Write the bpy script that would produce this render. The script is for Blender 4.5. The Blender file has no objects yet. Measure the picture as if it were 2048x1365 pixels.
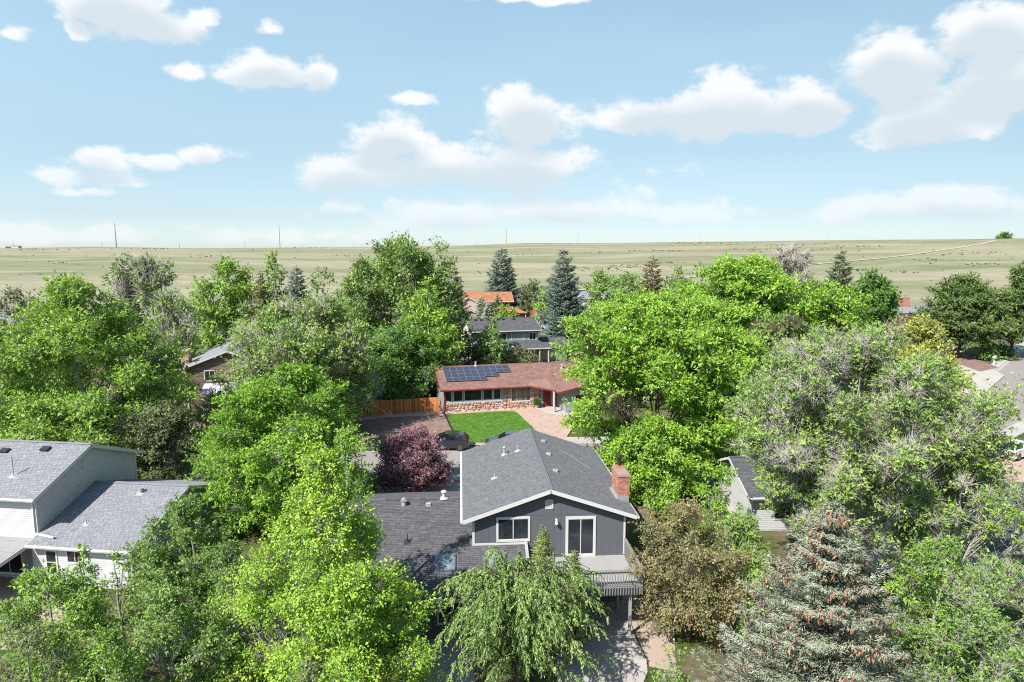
import bpy, math, random
import numpy as np
from mathutils import Vector

scene = bpy.context.scene
COL = scene.collection
R = math.radians

# ------------------------------------------------------------------ camera
H = 20.3                      # drone height above the yards
PITCH = R(8.02)
cam_d = bpy.data.cameras.new('camera'); cam_d.lens = 24.0; cam_d.sensor_width = 36.0
cam_d.clip_start = 0.3; cam_d.clip_end = 12000
cam = bpy.data.objects.new('camera', cam_d); COL.objects.link(cam)
cam.location = (0, 0, H); cam.rotation_euler = (R(90) - PITCH, 0, 0)
scene.camera = cam

# ------------------------------------------------------------------ sun, sky, exposure
SUN_EL = 46.0
SUN_AZ = 222.0                # compass-like: 0 = +Y, 90 = +X ; the sun stands behind-left of the camera
sd = Vector((math.sin(R(SUN_AZ)) * math.cos(R(SUN_EL)), math.cos(R(SUN_AZ)) * math.cos(R(SUN_EL)), math.sin(R(SUN_EL))))
sl = bpy.data.lights.new('sun', 'SUN'); sl.energy = 5.0; sl.angle = R(0.53); sl.color = (1.0, 0.955, 0.885)
so = bpy.data.objects.new('sun', sl); COL.objects.link(so); so.location = (-40, -40, 80)
so.rotation_euler = (-sd).to_track_quat('-Z', 'Y').to_euler()

scene.view_settings.view_transform = 'Standard'
scene.view_settings.look = 'None'
scene.view_settings.gamma = 1.0
scene.view_settings.use_curve_mapping = False
scene.view_settings.exposure = 0.80
scene.render.engine = 'CYCLES'
scene.cycles.use_denoising = False
scene.cycles.filter_width = 1.1
scene.cycles.max_bounces = 7
scene.cycles.diffuse_bounces = 4
scene.cycles.glossy_bounces = 3
scene.cycles.transmission_bounces = 5
scene.cycles.transparent_max_bounces = 6

SP, CP = math.sin(PITCH), math.cos(PITCH)
FPX = 2048 * 24 / 36.0
def ray(px, py):
    u = (px - 1024) / FPX; v = (py - 682.5) / FPX
    return Vector((u, CP - v * SP, -(SP + v * CP)))
def at(px, py, Y):
    d = ray(px, py); t = Y / d.y
    return Vector((d.x * t, Y, H + d.z * t))

# terrain height (flat under the houses, then the prairie rises to its crest)
CRX = [-4000, 0, 200, 400, 740, 940, 1050, 1200, 1400, 1650, 1850, 1950, 2048, 6000]
CRY = [498, 497, 494, 497, 494, 491, 486.5, 487, 484, 481, 479.5, 478.5, 477, 477]
R_CREST = 1350.0
def ground_z(x, y):
    x = np.asarray(x, dtype=float); y = np.asarray(y, dtype=float)
    r = np.hypot(x, y)
    ys = np.maximum(y, 0.25 * r + 1e-6)
    px = 1024 + FPX * x / ys
    yc = np.interp(px, CRX, CRY)
    slope = (490.1 - yc) / FPX
    slope = slope / np.maximum(ys / np.maximum(r, 1e-6), 0.3) * 0 + slope
    zc = H + slope * R_CREST * np.maximum(ys / np.maximum(r, 1e-6), 0.5)
    s = np.clip((r - 300) / (R_CREST - 300), 0, None)
    f = np.where(s < 1, s ** 1.35 * (1 - 0.0 * s), np.maximum(1 - (s - 1) ** 1.0 * 0.35, -0.8))
    und = (np.sin(x * 0.011 + 1.3) * np.sin(y * 0.006 + 0.4) + 0.5 * np.sin(x * 0.021 + y * 0.013)) * 1.6
    w = np.clip((r - 320) / 300, 0, 1) * np.clip((R_CREST + 100 - r) / 500, 0, 1)
    return zc * f + und * w * np.clip((R_CREST - r) / 900 + 0.1, 0, 1)
def G(px, py, z=0.0, tmax=1500.0):
    """where the line of sight meets the ground"""
    d = ray(px, py); O = Vector((0, 0, H))
    if d.z < -1e-5:
        p = O + d * ((H - z) / -d.z)
        if p.length < 290:
            p.z = z; return p
    ts = np.arange(270.0, tmax, 1.5); P = np.array(O)[None] + np.array(d)[None] * ts[:, None]
    hit = np.nonzero(P[:, 2] < ground_z(P[:, 0], P[:, 1]))[0]
    if len(hit) == 0: return None
    p = Vector(P[hit[0]]); p.z = float(ground_z(p.x, p.y)); return p

# ------------------------------------------------------------------ node helpers
def nmath(nt, op, a, b=None, c=None, clamp=False):
    n = nt.nodes.new('ShaderNodeMath'); n.operation = op; n.use_clamp = clamp
    for i, v in enumerate((a, b, c)):
        if v is None: continue
        if isinstance(v, (int, float)): n.inputs[i].default_value = v
        else: nt.links.new(v, n.inputs[i])
    return n.outputs[0]
def nmix(nt, fac, a, b, blend='MIX'):
    n = nt.nodes.new('ShaderNodeMix'); n.data_type = 'RGBA'; n.blend_type = blend; n.clamp_factor = True
    for key, v in ((0, fac), (6, a), (7, b)):
        if isinstance(v, (int, float)): n.inputs[key].default_value = v
        elif isinstance(v, (tuple, list)): n.inputs[key].default_value = (*v[:3], 1)
        else: nt.links.new(v, n.inputs[key])
    return n.outputs[2]
def nnoise(nt, vec, scale, detail=4, rough=0.55, dim='3D'):
    n = nt.nodes.new('ShaderNodeTexNoise'); n.noise_dimensions = dim
    n.inputs['Scale'].default_value = scale; n.inputs['Detail'].default_value = detail
    n.inputs['Roughness'].default_value = rough
    if vec is not None: nt.links.new(vec, n.inputs['Vector'])
    return n.outputs[0]
def nramp(nt, fac, stops, interp='LINEAR'):
    n = nt.nodes.new('ShaderNodeValToRGB'); cr = n.color_ramp; cr.interpolation = interp
    while len(cr.elements) > 1: cr.elements.remove(cr.elements[-1])
    cr.elements[0].position = stops[0][0]; cr.elements[0].color = (*stops[0][1], 1)
    for p, c in stops[1:]:
        e = cr.elements.new(p); e.color = (*c, 1)
    nt.links.new(fac, n.inputs[0])
    return n.outputs[0]
def nmap(nt, vec, scale=(1, 1, 1), loc=(0, 0, 0), rot=(0, 0, 0)):
    n = nt.nodes.new('ShaderNodeMapping')
    n.inputs['Scale'].default_value = scale; n.inputs['Location'].default_value = loc; n.inputs['Rotation'].default_value = rot
    nt.links.new(vec, n.inputs['Vector']); return n.outputs[0]

# ------------------------------------------------------------------ world
world = bpy.data.worlds.new('World'); scene.world = world; world.use_nodes = True
wt = world.node_tree; wt.nodes.clear()
SKY_STRENGTH = 0.092
def build_world():
    nt = wt
    out = nt.nodes.new('ShaderNodeOutputWorld'); bg = nt.nodes.new('ShaderNodeBackground')
    bg.inputs[1].default_value = SKY_STRENGTH
    nt.links.new(bg.outputs[0], out.inputs[0])
    sky = nt.nodes.new('ShaderNodeTexSky'); sky.sky_type = 'NISHITA'; sky.sun_disc = False
    sky.sun_elevation = R(SUN_EL); sky.sun_rotation = R(SUN_AZ); sky.altitude = 1600
    sky.air_density = 1.0; sky.dust_density = 0.7; sky.ozone_density = 1.3
    tc = nt.nodes.new('ShaderNodeTexCoord')
    sep = nt.nodes.new('ShaderNodeSeparateXYZ'); nt.links.new(tc.outputs['Generated'], sep.inputs[0])
    az = nmath(nt, 'ARCTAN2', sep.outputs[0], sep.outputs[1])
    el = nmath(nt, 'ARCSINE', sep.outputs[2])
    # noise wobble shared by all cumulus
    cmb = nt.nodes.new('ShaderNodeCombineXYZ'); nt.links.new(az, cmb.inputs[0]); nt.links.new(nmath(nt, 'MULTIPLY', el, 1.5), cmb.inputs[1])
    P = cmb.outputs[0]
    n1 = nnoise(nt, P, 12.0, 9, 0.6)
    n2 = nnoise(nt, nmap(nt, P, loc=(3.1, 7.7, 0)), 5.0, 3, 0.5)
    clouds = [  # centre x, y, half width, half height (photo pixels), strength
        (250, 22, 120, 62, 1), (330, 50, 75, 42, .9), (180, 72, 22, 24, .7), (398, 34, 30, 20, .7), (28, 72, 45, 22, .75), (372, 142, 38, 22, .7), (545, 148, 120, 40, 1),
        (645, 152, 45, 42, .8), (530, 55, 24, 18, .45), (775, 285, 82, 50, 1), (1058, 246, 90, 74, 1), (690, 352, 110, 36, .8),
        (880, 340, 200, 42, .85), (1030, 345, 150, 55, .85), (195, 322, 60, 32, .85), (300, 318, 58, 24, .8), (412, 312, 64, 28, .85),
        (105, 352, 36, 12, .55), (240, 364, 85, 15, .5), (185, 388, 50, 8, .4), (1325, 235, 112, 50, 1), (1450, 230, 190, 70, 1), (1600, 225, 130, 62, .95), 
        (1790, 150, 125, 78, 1), (1980, 75, 115, 75, 1), (2010, 180, 160, 85, 1), (1850, 245, 130, 58, .9), (2200, 150, 150, 90, 1),
        (900, 430, 190, 32, .62), (1130, 420, 200, 32, .7), (1340, 425, 130, 24, .55), (700, 415, 42, 20, .5), (1760, 420, 130, 32, .75),
        (1930, 405, 160, 34, .8), (2130, 410, 160, 38, .8), (60, 468, 130, 24, .6), (200, 478, 120, 16, .45), (560, 474, 150, 15, .4), (1060, 0, 130, 18, .7),
        (820, 202, 44, 11, .35), (1370, 347, 38, 11, .3), (-150, 380, 120, 40, .8), (-120, 120, 90, 50, .9), (700, -160, 260, 60, 1), (1500, -220, 300, 70, 1)]
    grp = bpy.data.node_groups.new('cloud_field', 'ShaderNodeTree')
    grp.interface.new_socket('az', in_out='INPUT', socket_type='NodeSocketFloat')
    grp.interface.new_socket('el', in_out='INPUT', socket_type='NodeSocketFloat')
    grp.interface.new_socket('d', in_out='OUTPUT', socket_type='NodeSocketFloat')
    gi = grp.nodes.new('NodeGroupInput'); go = grp.nodes.new('NodeGroupOutput')
    acc = None
    for (cx, cy, hw, hh, s) in clouds:
        d = ray(cx, cy).normalized()
        a0 = math.atan2(d.x, d.y); e0 = math.asin(d.z)
        dl = ray(cx - hw, cy).normalized(); dr = ray(cx + hw, cy).normalized()
        ha = 0.58 * (math.atan2(dr.x, dr.y) - math.atan2(dl.x, dl.y))
        he = 0.58 * (math.asin(ray(cx, cy - hh).normalized().z) - math.asin(ray(cx, cy + hh).normalized().z))
        x = nmath(grp, 'MULTIPLY_ADD', gi.outputs[0], 1 / ha, -a0 / ha)
        y = nmath(grp, 'MULTIPLY_ADD', gi.outputs[1], 1 / he, -e0 / he)
        # flatter bases: below the centre the distance grows faster
        y2 = nmath(grp, 'MAXIMUM', y, nmath(grp, 'MULTIPLY', y, -1.35))
        r2 = nmath(grp, 'MULTIPLY_ADD', x, x, nmath(grp, 'MULTIPLY', y2, y2))
        v = nmath(grp, 'MULTIPLY_ADD', nmath(grp, 'SQRT', r2), -s, s)
        acc = v if acc is None else nmath(grp, 'SMOOTH_MAX', acc, v, 0.22)
    grp.links.new(acc, go.inputs[0])
    def field(a, e):
        g = nt.nodes.new('ShaderNodeGroup'); g.node_tree = grp
        nt.links.new(a, g.inputs[0]); nt.links.new(e, g.inputs[1]); return g.outputs[0]
    wob = nmath(nt, 'SUBTRACT', n1, 0.5)
    wx = nnoise(nt, nmap(nt, P, loc=(9, 1, 0)), 7.0, 5, 0.6); wy = nnoise(nt, nmap(nt, P, loc=(2, 17, 0)), 8.0, 5, 0.6)
    az2 = nmath(nt, 'MULTIPLY_ADD', nmath(nt, 'SUBTRACT', wx, 0.5), 0.06, az)
    el2 = nmath(nt, 'MULTIPLY_ADD', nmath(nt, 'SUBTRACT', wy, 0.5), 0.04, el)
    D = field(az2, el2)
    Du = field(az2, nmath(nt, 'ADD', el2, 0.022))
    # elsewhere (outside the picture): the same broken cumulus from plain noise
    side = nmath(nt, 'MAXIMUM', nmath(nt, 'MULTIPLY_ADD', nmath(nt, 'ABSOLUTE', az), 5.0, -4.0), nmath(nt, 'MULTIPLY_ADD', el, 6.0, -3.6))
    side = nmath(nt, 'MINIMUM', nmath(nt, 'MAXIMUM', side, 0.0), 1.0)
    gen = nmath(nt, 'MULTIPLY_ADD', nnoise(nt, nmap(nt, tc.outputs['Generated'], scale=(1, 1, 2.4)), 3.2, 3, 0.5), 3.0, -1.95)
    D = nmath(nt, 'MAXIMUM', D, nmath(nt, 'MULTIPLY_ADD', side, 3.0, nmath(nt, 'SUBTRACT', gen, 3.0)))
    dens = nmath(nt, 'MULTIPLY_ADD', wob, 2.25, nmath(nt, 'ADD', D, 0.115))
    a = nt.nodes.new('ShaderNodeMapRange'); a.interpolation_type = 'SMOOTHERSTEP'
    nt.links.new(dens, a.inputs[0]); a.inputs[1].default_value = 0.0; a.inputs[2].default_value = 0.52
    alpha = nmath(nt, 'MULTIPLY', a.outputs[0], 0.97)
    sh = nt.nodes.new('ShaderNodeMapRange'); sh.interpolation_type = 'SMOOTHSTEP'
    shv = nmath(nt, 'MULTIPLY_ADD', n2, 0.5, nmath(nt, 'MULTIPLY_ADD', wob, -0.25, nmath(nt, 'ADD', Du, nmath(nt, 'MULTIPLY', D, 0.25))))
    nt.links.new(shv, sh.inputs[0]); sh.inputs[1].default_value = 0.24; sh.inputs[2].default_value = 0.88
    ccol = nmix(nt, sh.outputs[0], CLOUD_LIT, CLOUD_BASE)
    # clear air towards the horizon pales
    e01 = nmath(nt, 'MULTIPLY', el, 1 / 1.5, clamp=True)
    gain = nramp(nt, e01, [(0.0, (.62, .72, .92)), (.027, (.66, .69, .77)), (.06, (.82, .82, .78)), (.087, (.96, .93, .81)), (.133, (1.27, 1.21, .97)),
                           (.173, (1.48, 1.42, 1.1)), (.213, (1.63, 1.58, 1.24)), (.30, (1.5, 1.55, 1.3)), (.5, (1.3, 1.4, 1.35)), (1.0, (1.15, 1.25, 1.3))])
    lr = nmath(nt, 'MULTIPLY_ADD', nmath(nt, 'MINIMUM', nmath(nt, 'MAXIMUM', az, -0.7), 0.7), -0.26, 1.02)
    gain = nmix(nt, 1.0, gain, nramp(nt, nmath(nt, 'MULTIPLY', lr, 0.5), [(0.0, (0, 0, 0)), (1.0, (2, 2, 2))]), 'MULTIPLY')
    skyc = nmix(nt, 1.0, sky.outputs[0], gain, 'MULTIPLY')
    n3 = nnoise(nt, nmap(nt, P, scale=(1, 4.0, 1), loc=(1, 2, 0)), 3.0, 4, 0.5)
    veil = nmath(nt, 'MULTIPLY', nmath(nt, 'SUBTRACT', n3, 0.40, clamp=True), 0.22)
    skyc = nmix(nt, veil, skyc, CLOUD_LIT)
    low = nt.nodes.new('ShaderNodeMapRange'); nt.links.new(el, low.inputs[0]); low.inputs[1].default_value = 0.0; low.inputs[2].default_value = 0.13
    low.inputs[3].default_value = 0.45; low.inputs[4].default_value = 1.0
    alpha = nmath(nt, 'MULTIPLY', alpha, low.outputs[0])
    fin = nmix(nt, alpha, skyc, ccol)
    nt.links.new(fin, bg.inputs[0])
CLOUD_LIT = (6.2, 6.3, 6.4)
CLOUD_BASE = (4.45, 5.0, 5.4)
build_world()

# ------------------------------------------------------------------ materials
MATS = {}
ALB = 0.80
def new_mat(name):
    m = bpy.data.materials.new(name); m.use_nodes = True; nt = m.node_tree; nt.nodes.clear()
    out = nt.nodes.new('ShaderNodeOutputMaterial'); MATS[name] = m
    return m, nt, out
def principled(nt, out, rough=0.8, spec=0.3, metal=0.0):
    p = nt.nodes.new('ShaderNodeBsdfPrincipled')
    p.inputs['Roughness'].default_value = rough; p.inputs['Specular IOR Level'].default_value = spec
    p.inputs['Metallic'].default_value = metal
    nt.links.new(p.outputs[0], out.inputs[0]); return p
def attr_v(nt):
    n = nt.nodes.new('ShaderNodeAttribute'); n.attribute_name = 'v'; return n.outputs['Fac']
def bump(nt, p, h, strength=0.4, dist=0.02):
    b = nt.nodes.new('ShaderNodeBump'); b.inputs['Strength'].default_value = strength; b.inputs['Distance'].default_value = dist
    nt.links.new(h, b.inputs['Height']); nt.links.new(b.outputs[0], p.inputs['Normal'])
def solid(name, col, rough=0.75, spec=0.3, metal=0.0, vamp=0.0, n_amp=0.12, n_scale=3.0, stain=0.15, bmp=0.0, stretch=(1, 1, 1)):
    """base colour with wear: fine grain, broad weathering and per-piece variation (attribute v, -1..1)"""
    m, nt, out = new_mat(name); p = principled(nt, out, rough, spec, metal); col = tuple(c * ALB for c in col)
    tc = nt.nodes.new('ShaderNodeTexCoord').outputs['Object']
    tc = nmap(nt, tc, scale=stretch)
    a = nnoise(nt, tc, n_scale, 5, 0.6); b = nnoise(nt, tc, n_scale * 0.12, 3, 0.5)
    f = nmath(nt, 'MULTIPLY_ADD', nmath(nt, 'SUBTRACT', a, 0.5), n_amp * 4, 1.0)
    f = nmath(nt, 'MULTIPLY', f, nmath(nt, 'MULTIPLY_ADD', nmath(nt, 'SUBTRACT', b, 0.5), stain * 3, 1.0))
    if vamp: f = nmath(nt, 'MULTIPLY', f, nmath(nt, 'MULTIPLY_ADD', attr_v(nt), vamp, 1.0))
    sc = nt.nodes.new('ShaderNodeVectorMath'); sc.operation = 'SCALE'; sc.inputs[0].default_value = col
    nt.links.new(f, sc.inputs['Scale']); nt.links.new(sc.outputs[0], p.inputs['Base Color'])
    if bmp: bump(nt, p, a, bmp)
    return m
def leaf_mat(name, cols, trans=0.32, rough=0.55, spec=0.25):
    m, nt, out = new_mat(name)
    v = attr_v(nt)
    c = nramp(nt, v, [(0.0, cols[0]), (0.5, cols[1]), (1.0, cols[2])])
    p = nt.nodes.new('ShaderNodeBsdfPrincipled'); p.inputs['Roughness'].default_value = rough; p.inputs['Specular IOR Level'].default_value = spec
    nt.links.new(c, p.inputs['Base Color'])
    if trans > 0:
        t = nt.nodes.new('ShaderNodeBsdfTranslucent')
        tcol = nmix(nt, 1.0, c, (1.25, 1.15, 0.45), 'MULTIPLY'); nt.links.new(tcol, t.inputs[0])
        mx = nt.nodes.new('ShaderNodeMixShader'); mx.inputs[0].default_value = trans
        nt.links.new(p.outputs[0], mx.inputs[1]); nt.links.new(t.outputs[0], mx.inputs[2]); nt.links.new(mx.outputs[0], out.inputs[0])
    else: nt.links.new(p.outputs[0], out.inputs[0])
    return m
def glass_mat(name, col=(0.018, 0.022, 0.028), rough=0.06, spec=0.6):
    m, nt, out = new_mat(name); p = principled(nt, out, rough, spec)
    tc = nt.nodes.new('ShaderNodeTexCoord').outputs['Object']
    a = nnoise(nt, tc, 0.9, 2, 0.5)
    c = nramp(nt, a, [(0.35, tuple(x * 0.6 for x in col)), (0.65, tuple(x * 1.7 for x in col))])
    nt.links.new(c, p.inputs['Base Color']); return m

LEAVES = dict(
    maple=((0.160, 0.291, 0.038), (0.305, 0.497, 0.064), (0.510, 0.652, 0.105)),
    locust=((0.121, 0.248, 0.029), (0.233, 0.416, 0.050), (0.403, 0.585, 0.094)),
    bright=((0.150, 0.302, 0.037), (0.261, 0.454, 0.059), (0.414, 0.596, 0.095)),
    elm=((0.108, 0.194, 0.048), (0.192, 0.308, 0.076), (0.313, 0.434, 0.115)),
    ash=((0.104, 0.205, 0.037), (0.198, 0.335, 0.060), (0.347, 0.509, 0.099)),
    darkgreen=((0.053, 0.129, 0.026), (0.099, 0.210, 0.041), (0.171, 0.303, 0.065)),
    olive=((.11, .14, .060), (.185, .225, .10), (.28, .32, .15)),
    silver=((.26, .32, .28), (.38, .45, .40), (.52, .58, .53)),
    halfdead=((0.126, 0.210, 0.057), (0.236, 0.357, 0.092), (0.410, 0.546, 0.138)),
    plum=((0.098, 0.046, 0.068), (0.247, 0.123, 0.169), (0.494, 0.304, 0.365)),
    crab=((.16, .19, .065), (.27, .27, .12), (.50, .34, .22)),
    yellow=((.20, .24, .05), (.34, .38, .085), (.50, .50, .14)),
    willow=((.19, .32, .085), (.33, .49, .15), (.52, .65, .27)),
    youngpine=((.10, .14, .04), (.20, .27, .08), (.36, .42, .16)),
    bluespruce=((.12, .145, .085), (.25, .285, .195), (.45, .475, .365)),
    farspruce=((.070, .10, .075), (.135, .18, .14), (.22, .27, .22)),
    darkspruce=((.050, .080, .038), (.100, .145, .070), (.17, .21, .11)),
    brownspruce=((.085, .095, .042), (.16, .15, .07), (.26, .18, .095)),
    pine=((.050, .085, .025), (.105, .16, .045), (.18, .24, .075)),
    turf=((.06, .15, .025), (.10, .22, .035), (.17, .30, .06)),
    shrub=((0.114, 0.205, 0.048), (0.209, 0.336, 0.083), (0.335, 0.467, 0.133)),
    dry=((.22, .19, .15), (.32, .28, .22), (.42, .37, .30)))
for k, c in LEAVES.items():
    nt_ = k in ('bluespruce', 'youngpine', 'farspruce', 'darkspruce', 'brownspruce', 'pine')
    leaf_mat('leaf_' + k, c, trans=0.0 if nt_ else 0.33, rough=0.7 if nt_ else 0.5, spec=0.15 if nt_ else 0.28)
solid('bark_grey', (.36, .34, .31), 0.9, 0.1, n_scale=14, n_amp=.25, vamp=.25, bmp=.4)
solid('bark_pale', (.42, .39, .355), 0.9, 0.1, n_scale=14, n_amp=.2, vamp=.25)
solid('bark_brown', (.10, .08, .062), 0.9, 0.1, n_scale=14, n_amp=.3, vamp=.25, bmp=.4)
solid('cone_brown', (.37, .20, .135), 0.8, 0.2, vamp=.35)

solid('shingle_grey', (.178, .181, .188), 0.92, 0.15, vamp=.15, n_scale=25, n_amp=.13, stain=.12)
solid('shingle_wing', (.128, .126, .134), 0.92, 0.15, vamp=.24, n_scale=25, n_amp=.13, stain=.14)
solid('shingle_light', (.29, .293, .315), 0.92, 0.15, vamp=.13, n_scale=25, n_amp=.1, stain=.1)
solid('shingle_red', (.29, .165, .14), 0.92, 0.15, vamp=.20, n_scale=9, n_amp=.15, stain=.22)
solid('shingle_orange', (.42, .195, .105), 0.92, 0.15, vamp=.18, n_scale=5, n_amp=.12)
solid('shingle_dark', (.12, .123, .132), 0.92, 0.15, vamp=.2, n_scale=9, n_amp=.12)
solid('shingle_brown', (.115, .06, .045), 0.92, 0.15, vamp=.2, n_scale=5, n_amp=.12)
solid('wall_slate', (.125, .13, .150), 0.75, 0.25, vamp=.06, n_scale=6, n_amp=.04, stain=.05)
solid('white_trim', (.66, .65, .63), 0.6, 0.35, n_amp=.03, stain=.05)
solid('white_siding', (.56, .56, .565), 0.55, 0.35, vamp=.04, n_amp=.03, stain=.04)
solid('pale_siding', (.58, .60, .61), 0.55, 0.35, vamp=.04, n_amp=.03, stain=.04)
solid('cream_wall', (.60, .55, .44), 0.75, 0.2, n_amp=.04)
solid('pink_wall', (.56, .48, .45), 0.75, 0.2, n_amp=.04)
solid('sage_wall', (.32, .37, .36), 0.75, 0.2, n_amp=.05)
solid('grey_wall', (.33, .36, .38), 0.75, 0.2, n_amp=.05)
solid('brown_brick', (.22, .16, .135), 0.85, 0.2, vamp=.3, n_scale=9, n_amp=.15)
solid('brown_wall', (.14, .115, .095), 0.8, 0.2, n_amp=.06)
solid('red_trim', (.22, .035, .04), 0.6, 0.3, n_amp=.05)
solid('red_door', (.17, .012, .022), 0.45, 0.4)
solid('brick_red', (.47, .215, .155), 0.88, 0.15, vamp=.28, n_scale=20, n_amp=.12)
solid('mortar', (.42, .38, .35), 0.9, 0.1)
solid('sandstone', (.58, .36, .275), 0.9, 0.15, vamp=.38, n_scale=5, n_amp=.2, bmp=.5)
solid('chimney_cap', (.40, .26, .22), 0.9, 0.15)
solid('deck_grey', (.38, .37, .36), 0.8, 0.2, vamp=.10, n_scale=8, n_amp=.06, stretch=(1, 6, 1))
solid('rail_grey', (.24, .235, .23), 0.7, 0.25, vamp=.08)
solid('patio_roof', (.33, .33, .315), 0.7, 0.3, n_amp=.06, stain=.15)
solid('metal_grey', (.32, .32, .33), 0.4, 0.5, 0.6)
solid('metal_light', (.55, .55, .54), 0.45, 0.5, 0.3)
solid('metal_dark', (.05, .05, .055), 0.5, 0.4, 0.4)
solid('flashing', (.50, .53, .56), 0.4, 0.5, 0.5)
solid('cedar', (.66, .26, .085), 0.75, 0.2, vamp=.38, n_scale=6, n_amp=.2, stretch=(6, 6, 1))
solid('old_wood', (.17, .14, .115), 0.9, 0.1, vamp=.25, n_scale=6, n_amp=.2)
solid('rust_fence', (.30, .13, .09), 0.9, 0.1, vamp=.35)
solid('concrete', (.47, .435, .40), 0.9, 0.15, vamp=.06, n_scale=3, n_amp=.04, stain=.14)
solid('concrete_tan', (.46, .36, .29), 0.9, 0.15, vamp=.05, n_scale=3, n_amp=.07, stain=.12)
solid('concrete_pale', (.50, .47, .43), 0.9, 0.15, n_scale=3, n_amp=.05)
solid('asphalt', (.235, .215, .20), 0.92, 0.15, n_scale=1.2, n_amp=.06, stain=.18)
solid('asphalt_pink', (.33, .295, .28), 0.92, 0.15, n_scale=1.2, n_amp=.05, stain=.12)
solid('gravel_pink', (.50, .36, .29), 0.95, 0.1, n_scale=14, n_amp=.22, stain=.2)
solid('mulch', (.27, .185, .15), 0.95, 0.05, n_scale=9, n_amp=.3, stain=.35)
solid('edging', (.045, .035, .035), 0.9, 0.1)
solid('tyre', (.018, .018, .019), 0.8, 0.2)
solid('rim', (.30, .30, .31), 0.35, 0.5, 0.8)
solid('trail', (.50, .44, .34), 0.95, 0.1)
solid('scrub', (.075, .082, .045), 0.95, 0.05, vamp=.4)
solid('pole_grey', (.22, .23, .25), 0.6, 0.3)
solid('terracotta', (.45, .13, .05), 0.8, 0.2)
solid('pot_green', (.05, .20, .04), 0.7, 0.2)
solid('panel_frame', (.62, .63, .66), 0.4, 0.5, 0.5)
solid('door_white', (.66, .65, .62), 0.5, 0.3)
solid('blind_grey', (.17, .17, .18), 0.8, 0.2)
glass_mat('glass'); glass_mat('glass_screen', (.020, .022, .024), 0.4, 0.2)
glass_mat('glass_room', (.075, .068, .058), 0.08, 0.5)
glass_mat('glass_sky', (.13, .17, .18), 0.25, 0.4)
glass_mat('glass_car', (.012, .016, .022), 0.04, 0.8)
def car_paint(name, col, rough=.25, metal=.4):
    m, nt, out = new_mat(name); p = principled(nt, out, rough, .5, metal)
    p.inputs['Base Color'].default_value = (*col, 1); p.inputs['Coat Weight'].default_value = 1.0; p.inputs['Coat Roughness'].default_value = .05
car_paint('paint_charcoal', (.022, .025, .03)); car_paint('paint_navy', (.022, .03, .05)); car_paint('paint_white', (.78, .78, .78), .4, 0)
car_paint('paint_red', (.45, .07, .03), .35, .1); car_paint('paint_dark', (.03, .03, .034)); car_paint('lamp_red', (.25, .01, .01), .2, 0); car_paint('lamp_clear', (.6, .62, .65), .15, .2)
def solar_mat():
    m, nt, out = new_mat('solar_cell'); p = principled(nt, out, .22, .55)
    tc = nt.nodes.new('ShaderNodeTexCoord').outputs['Object']
    br = nt.nodes.new('ShaderNodeTexBrick'); br.offset = 0; nt.links.new(tc, br.inputs[0])
    br.inputs['Color1'].default_value = (.028, .034, .062, 1); br.inputs['Color2'].default_value = (.036, .042, .072, 1); br.inputs['Mortar'].default_value = (.10, .11, .14, 1)
    br.inputs['Scale'].default_value = 1; br.inputs['Mortar Size'].default_value = .006; br.inputs['Brick Width'].default_value = .14; br.inputs['Row Height'].default_value = .16
    nt.links.new(br.outputs[0], p.inputs['Base Color'])
solar_mat()
def prairie_mat():
    m, nt, out = new_mat('prairie_grass'); p = principled(nt, out, .97, .05)
    tc = nt.nodes.new('ShaderNodeTexCoord').outputs['Object']
    big = nnoise(nt, nmap(nt, tc, scale=(.45, 1.3, 1), rot=(0, 0, .12)), .0042, 4, .5)
    mid = nnoise(nt, nmap(nt, tc, scale=(.5, 1.5, 1), rot=(0, 0, -.15)), .017, 6, .62)
    fine = nnoise(nt, nmap(nt, tc, scale=(.6, 1.2, 1)), .12, 6, .68)
    c = nramp(nt, big, [(.36, (.30, .268, .185)), (.44, (.39, .35, .25)), (.50, (.27, .28, .17)), (.55, (.17, .21, .095)), (.62, (.33, .30, .21))])
    c2 = nramp(nt, mid, [(.34, (.15, .20, .085)), (.46, (.30, .29, .185)), (.56, (.38, .345, .24)), (.70, (.44, .38, .27))])
    c = nmix(nt, .42, c, c2)
    f = nmath(nt, 'MULTIPLY_ADD', nmath(nt, 'SUBTRACT', fine, .5), .75, .79)
    sc = nt.nodes.new('ShaderNodeVectorMath'); sc.operation = 'SCALE'; nt.links.new(c, sc.inputs[0]); nt.links.new(f, sc.inputs['Scale'])
    # yards near the houses: darker lawn, duff and bare soil
    geo = nt.nodes.new('ShaderNodeNewGeometry').outputs['Position']
    ln = nt.nodes.new('ShaderNodeVectorMath'); ln.operation = 'LENGTH'; nt.links.new(geo, ln.inputs[0])
    near = nt.nodes.new('ShaderNodeMapRange'); nt.links.new(ln.outputs['Value'], near.inputs[0])
    near.inputs[1].default_value = 225; near.inputs[2].default_value = 262; near.interpolation_type = 'SMOOTHSTEP'
    y1 = nnoise(nt, tc, .11, 5, .6); y2 = nnoise(nt, tc, 3.0, 5, .65)
    yc = nramp(nt, y1, [(.36, (.055, .085, .022)), (.48, (.11, .13, .045)), (.56, (.17, .14, .095)), (.70, (.26, .21, .16))])
    yf = nmath(nt, 'MULTIPLY_ADD', nmath(nt, 'SUBTRACT', y2, .5), 1.2, .75)
    ys = nt.nodes.new('ShaderNodeVectorMath'); ys.operation = 'SCALE'; nt.links.new(yc, ys.inputs[0]); nt.links.new(yf, ys.inputs['Scale'])
    fin = nmix(nt, near.outputs[0], ys.outputs[0], sc.outputs[0])
    nt.links.new(fin, p.inputs['Base Color'])
prairie_mat()
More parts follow.
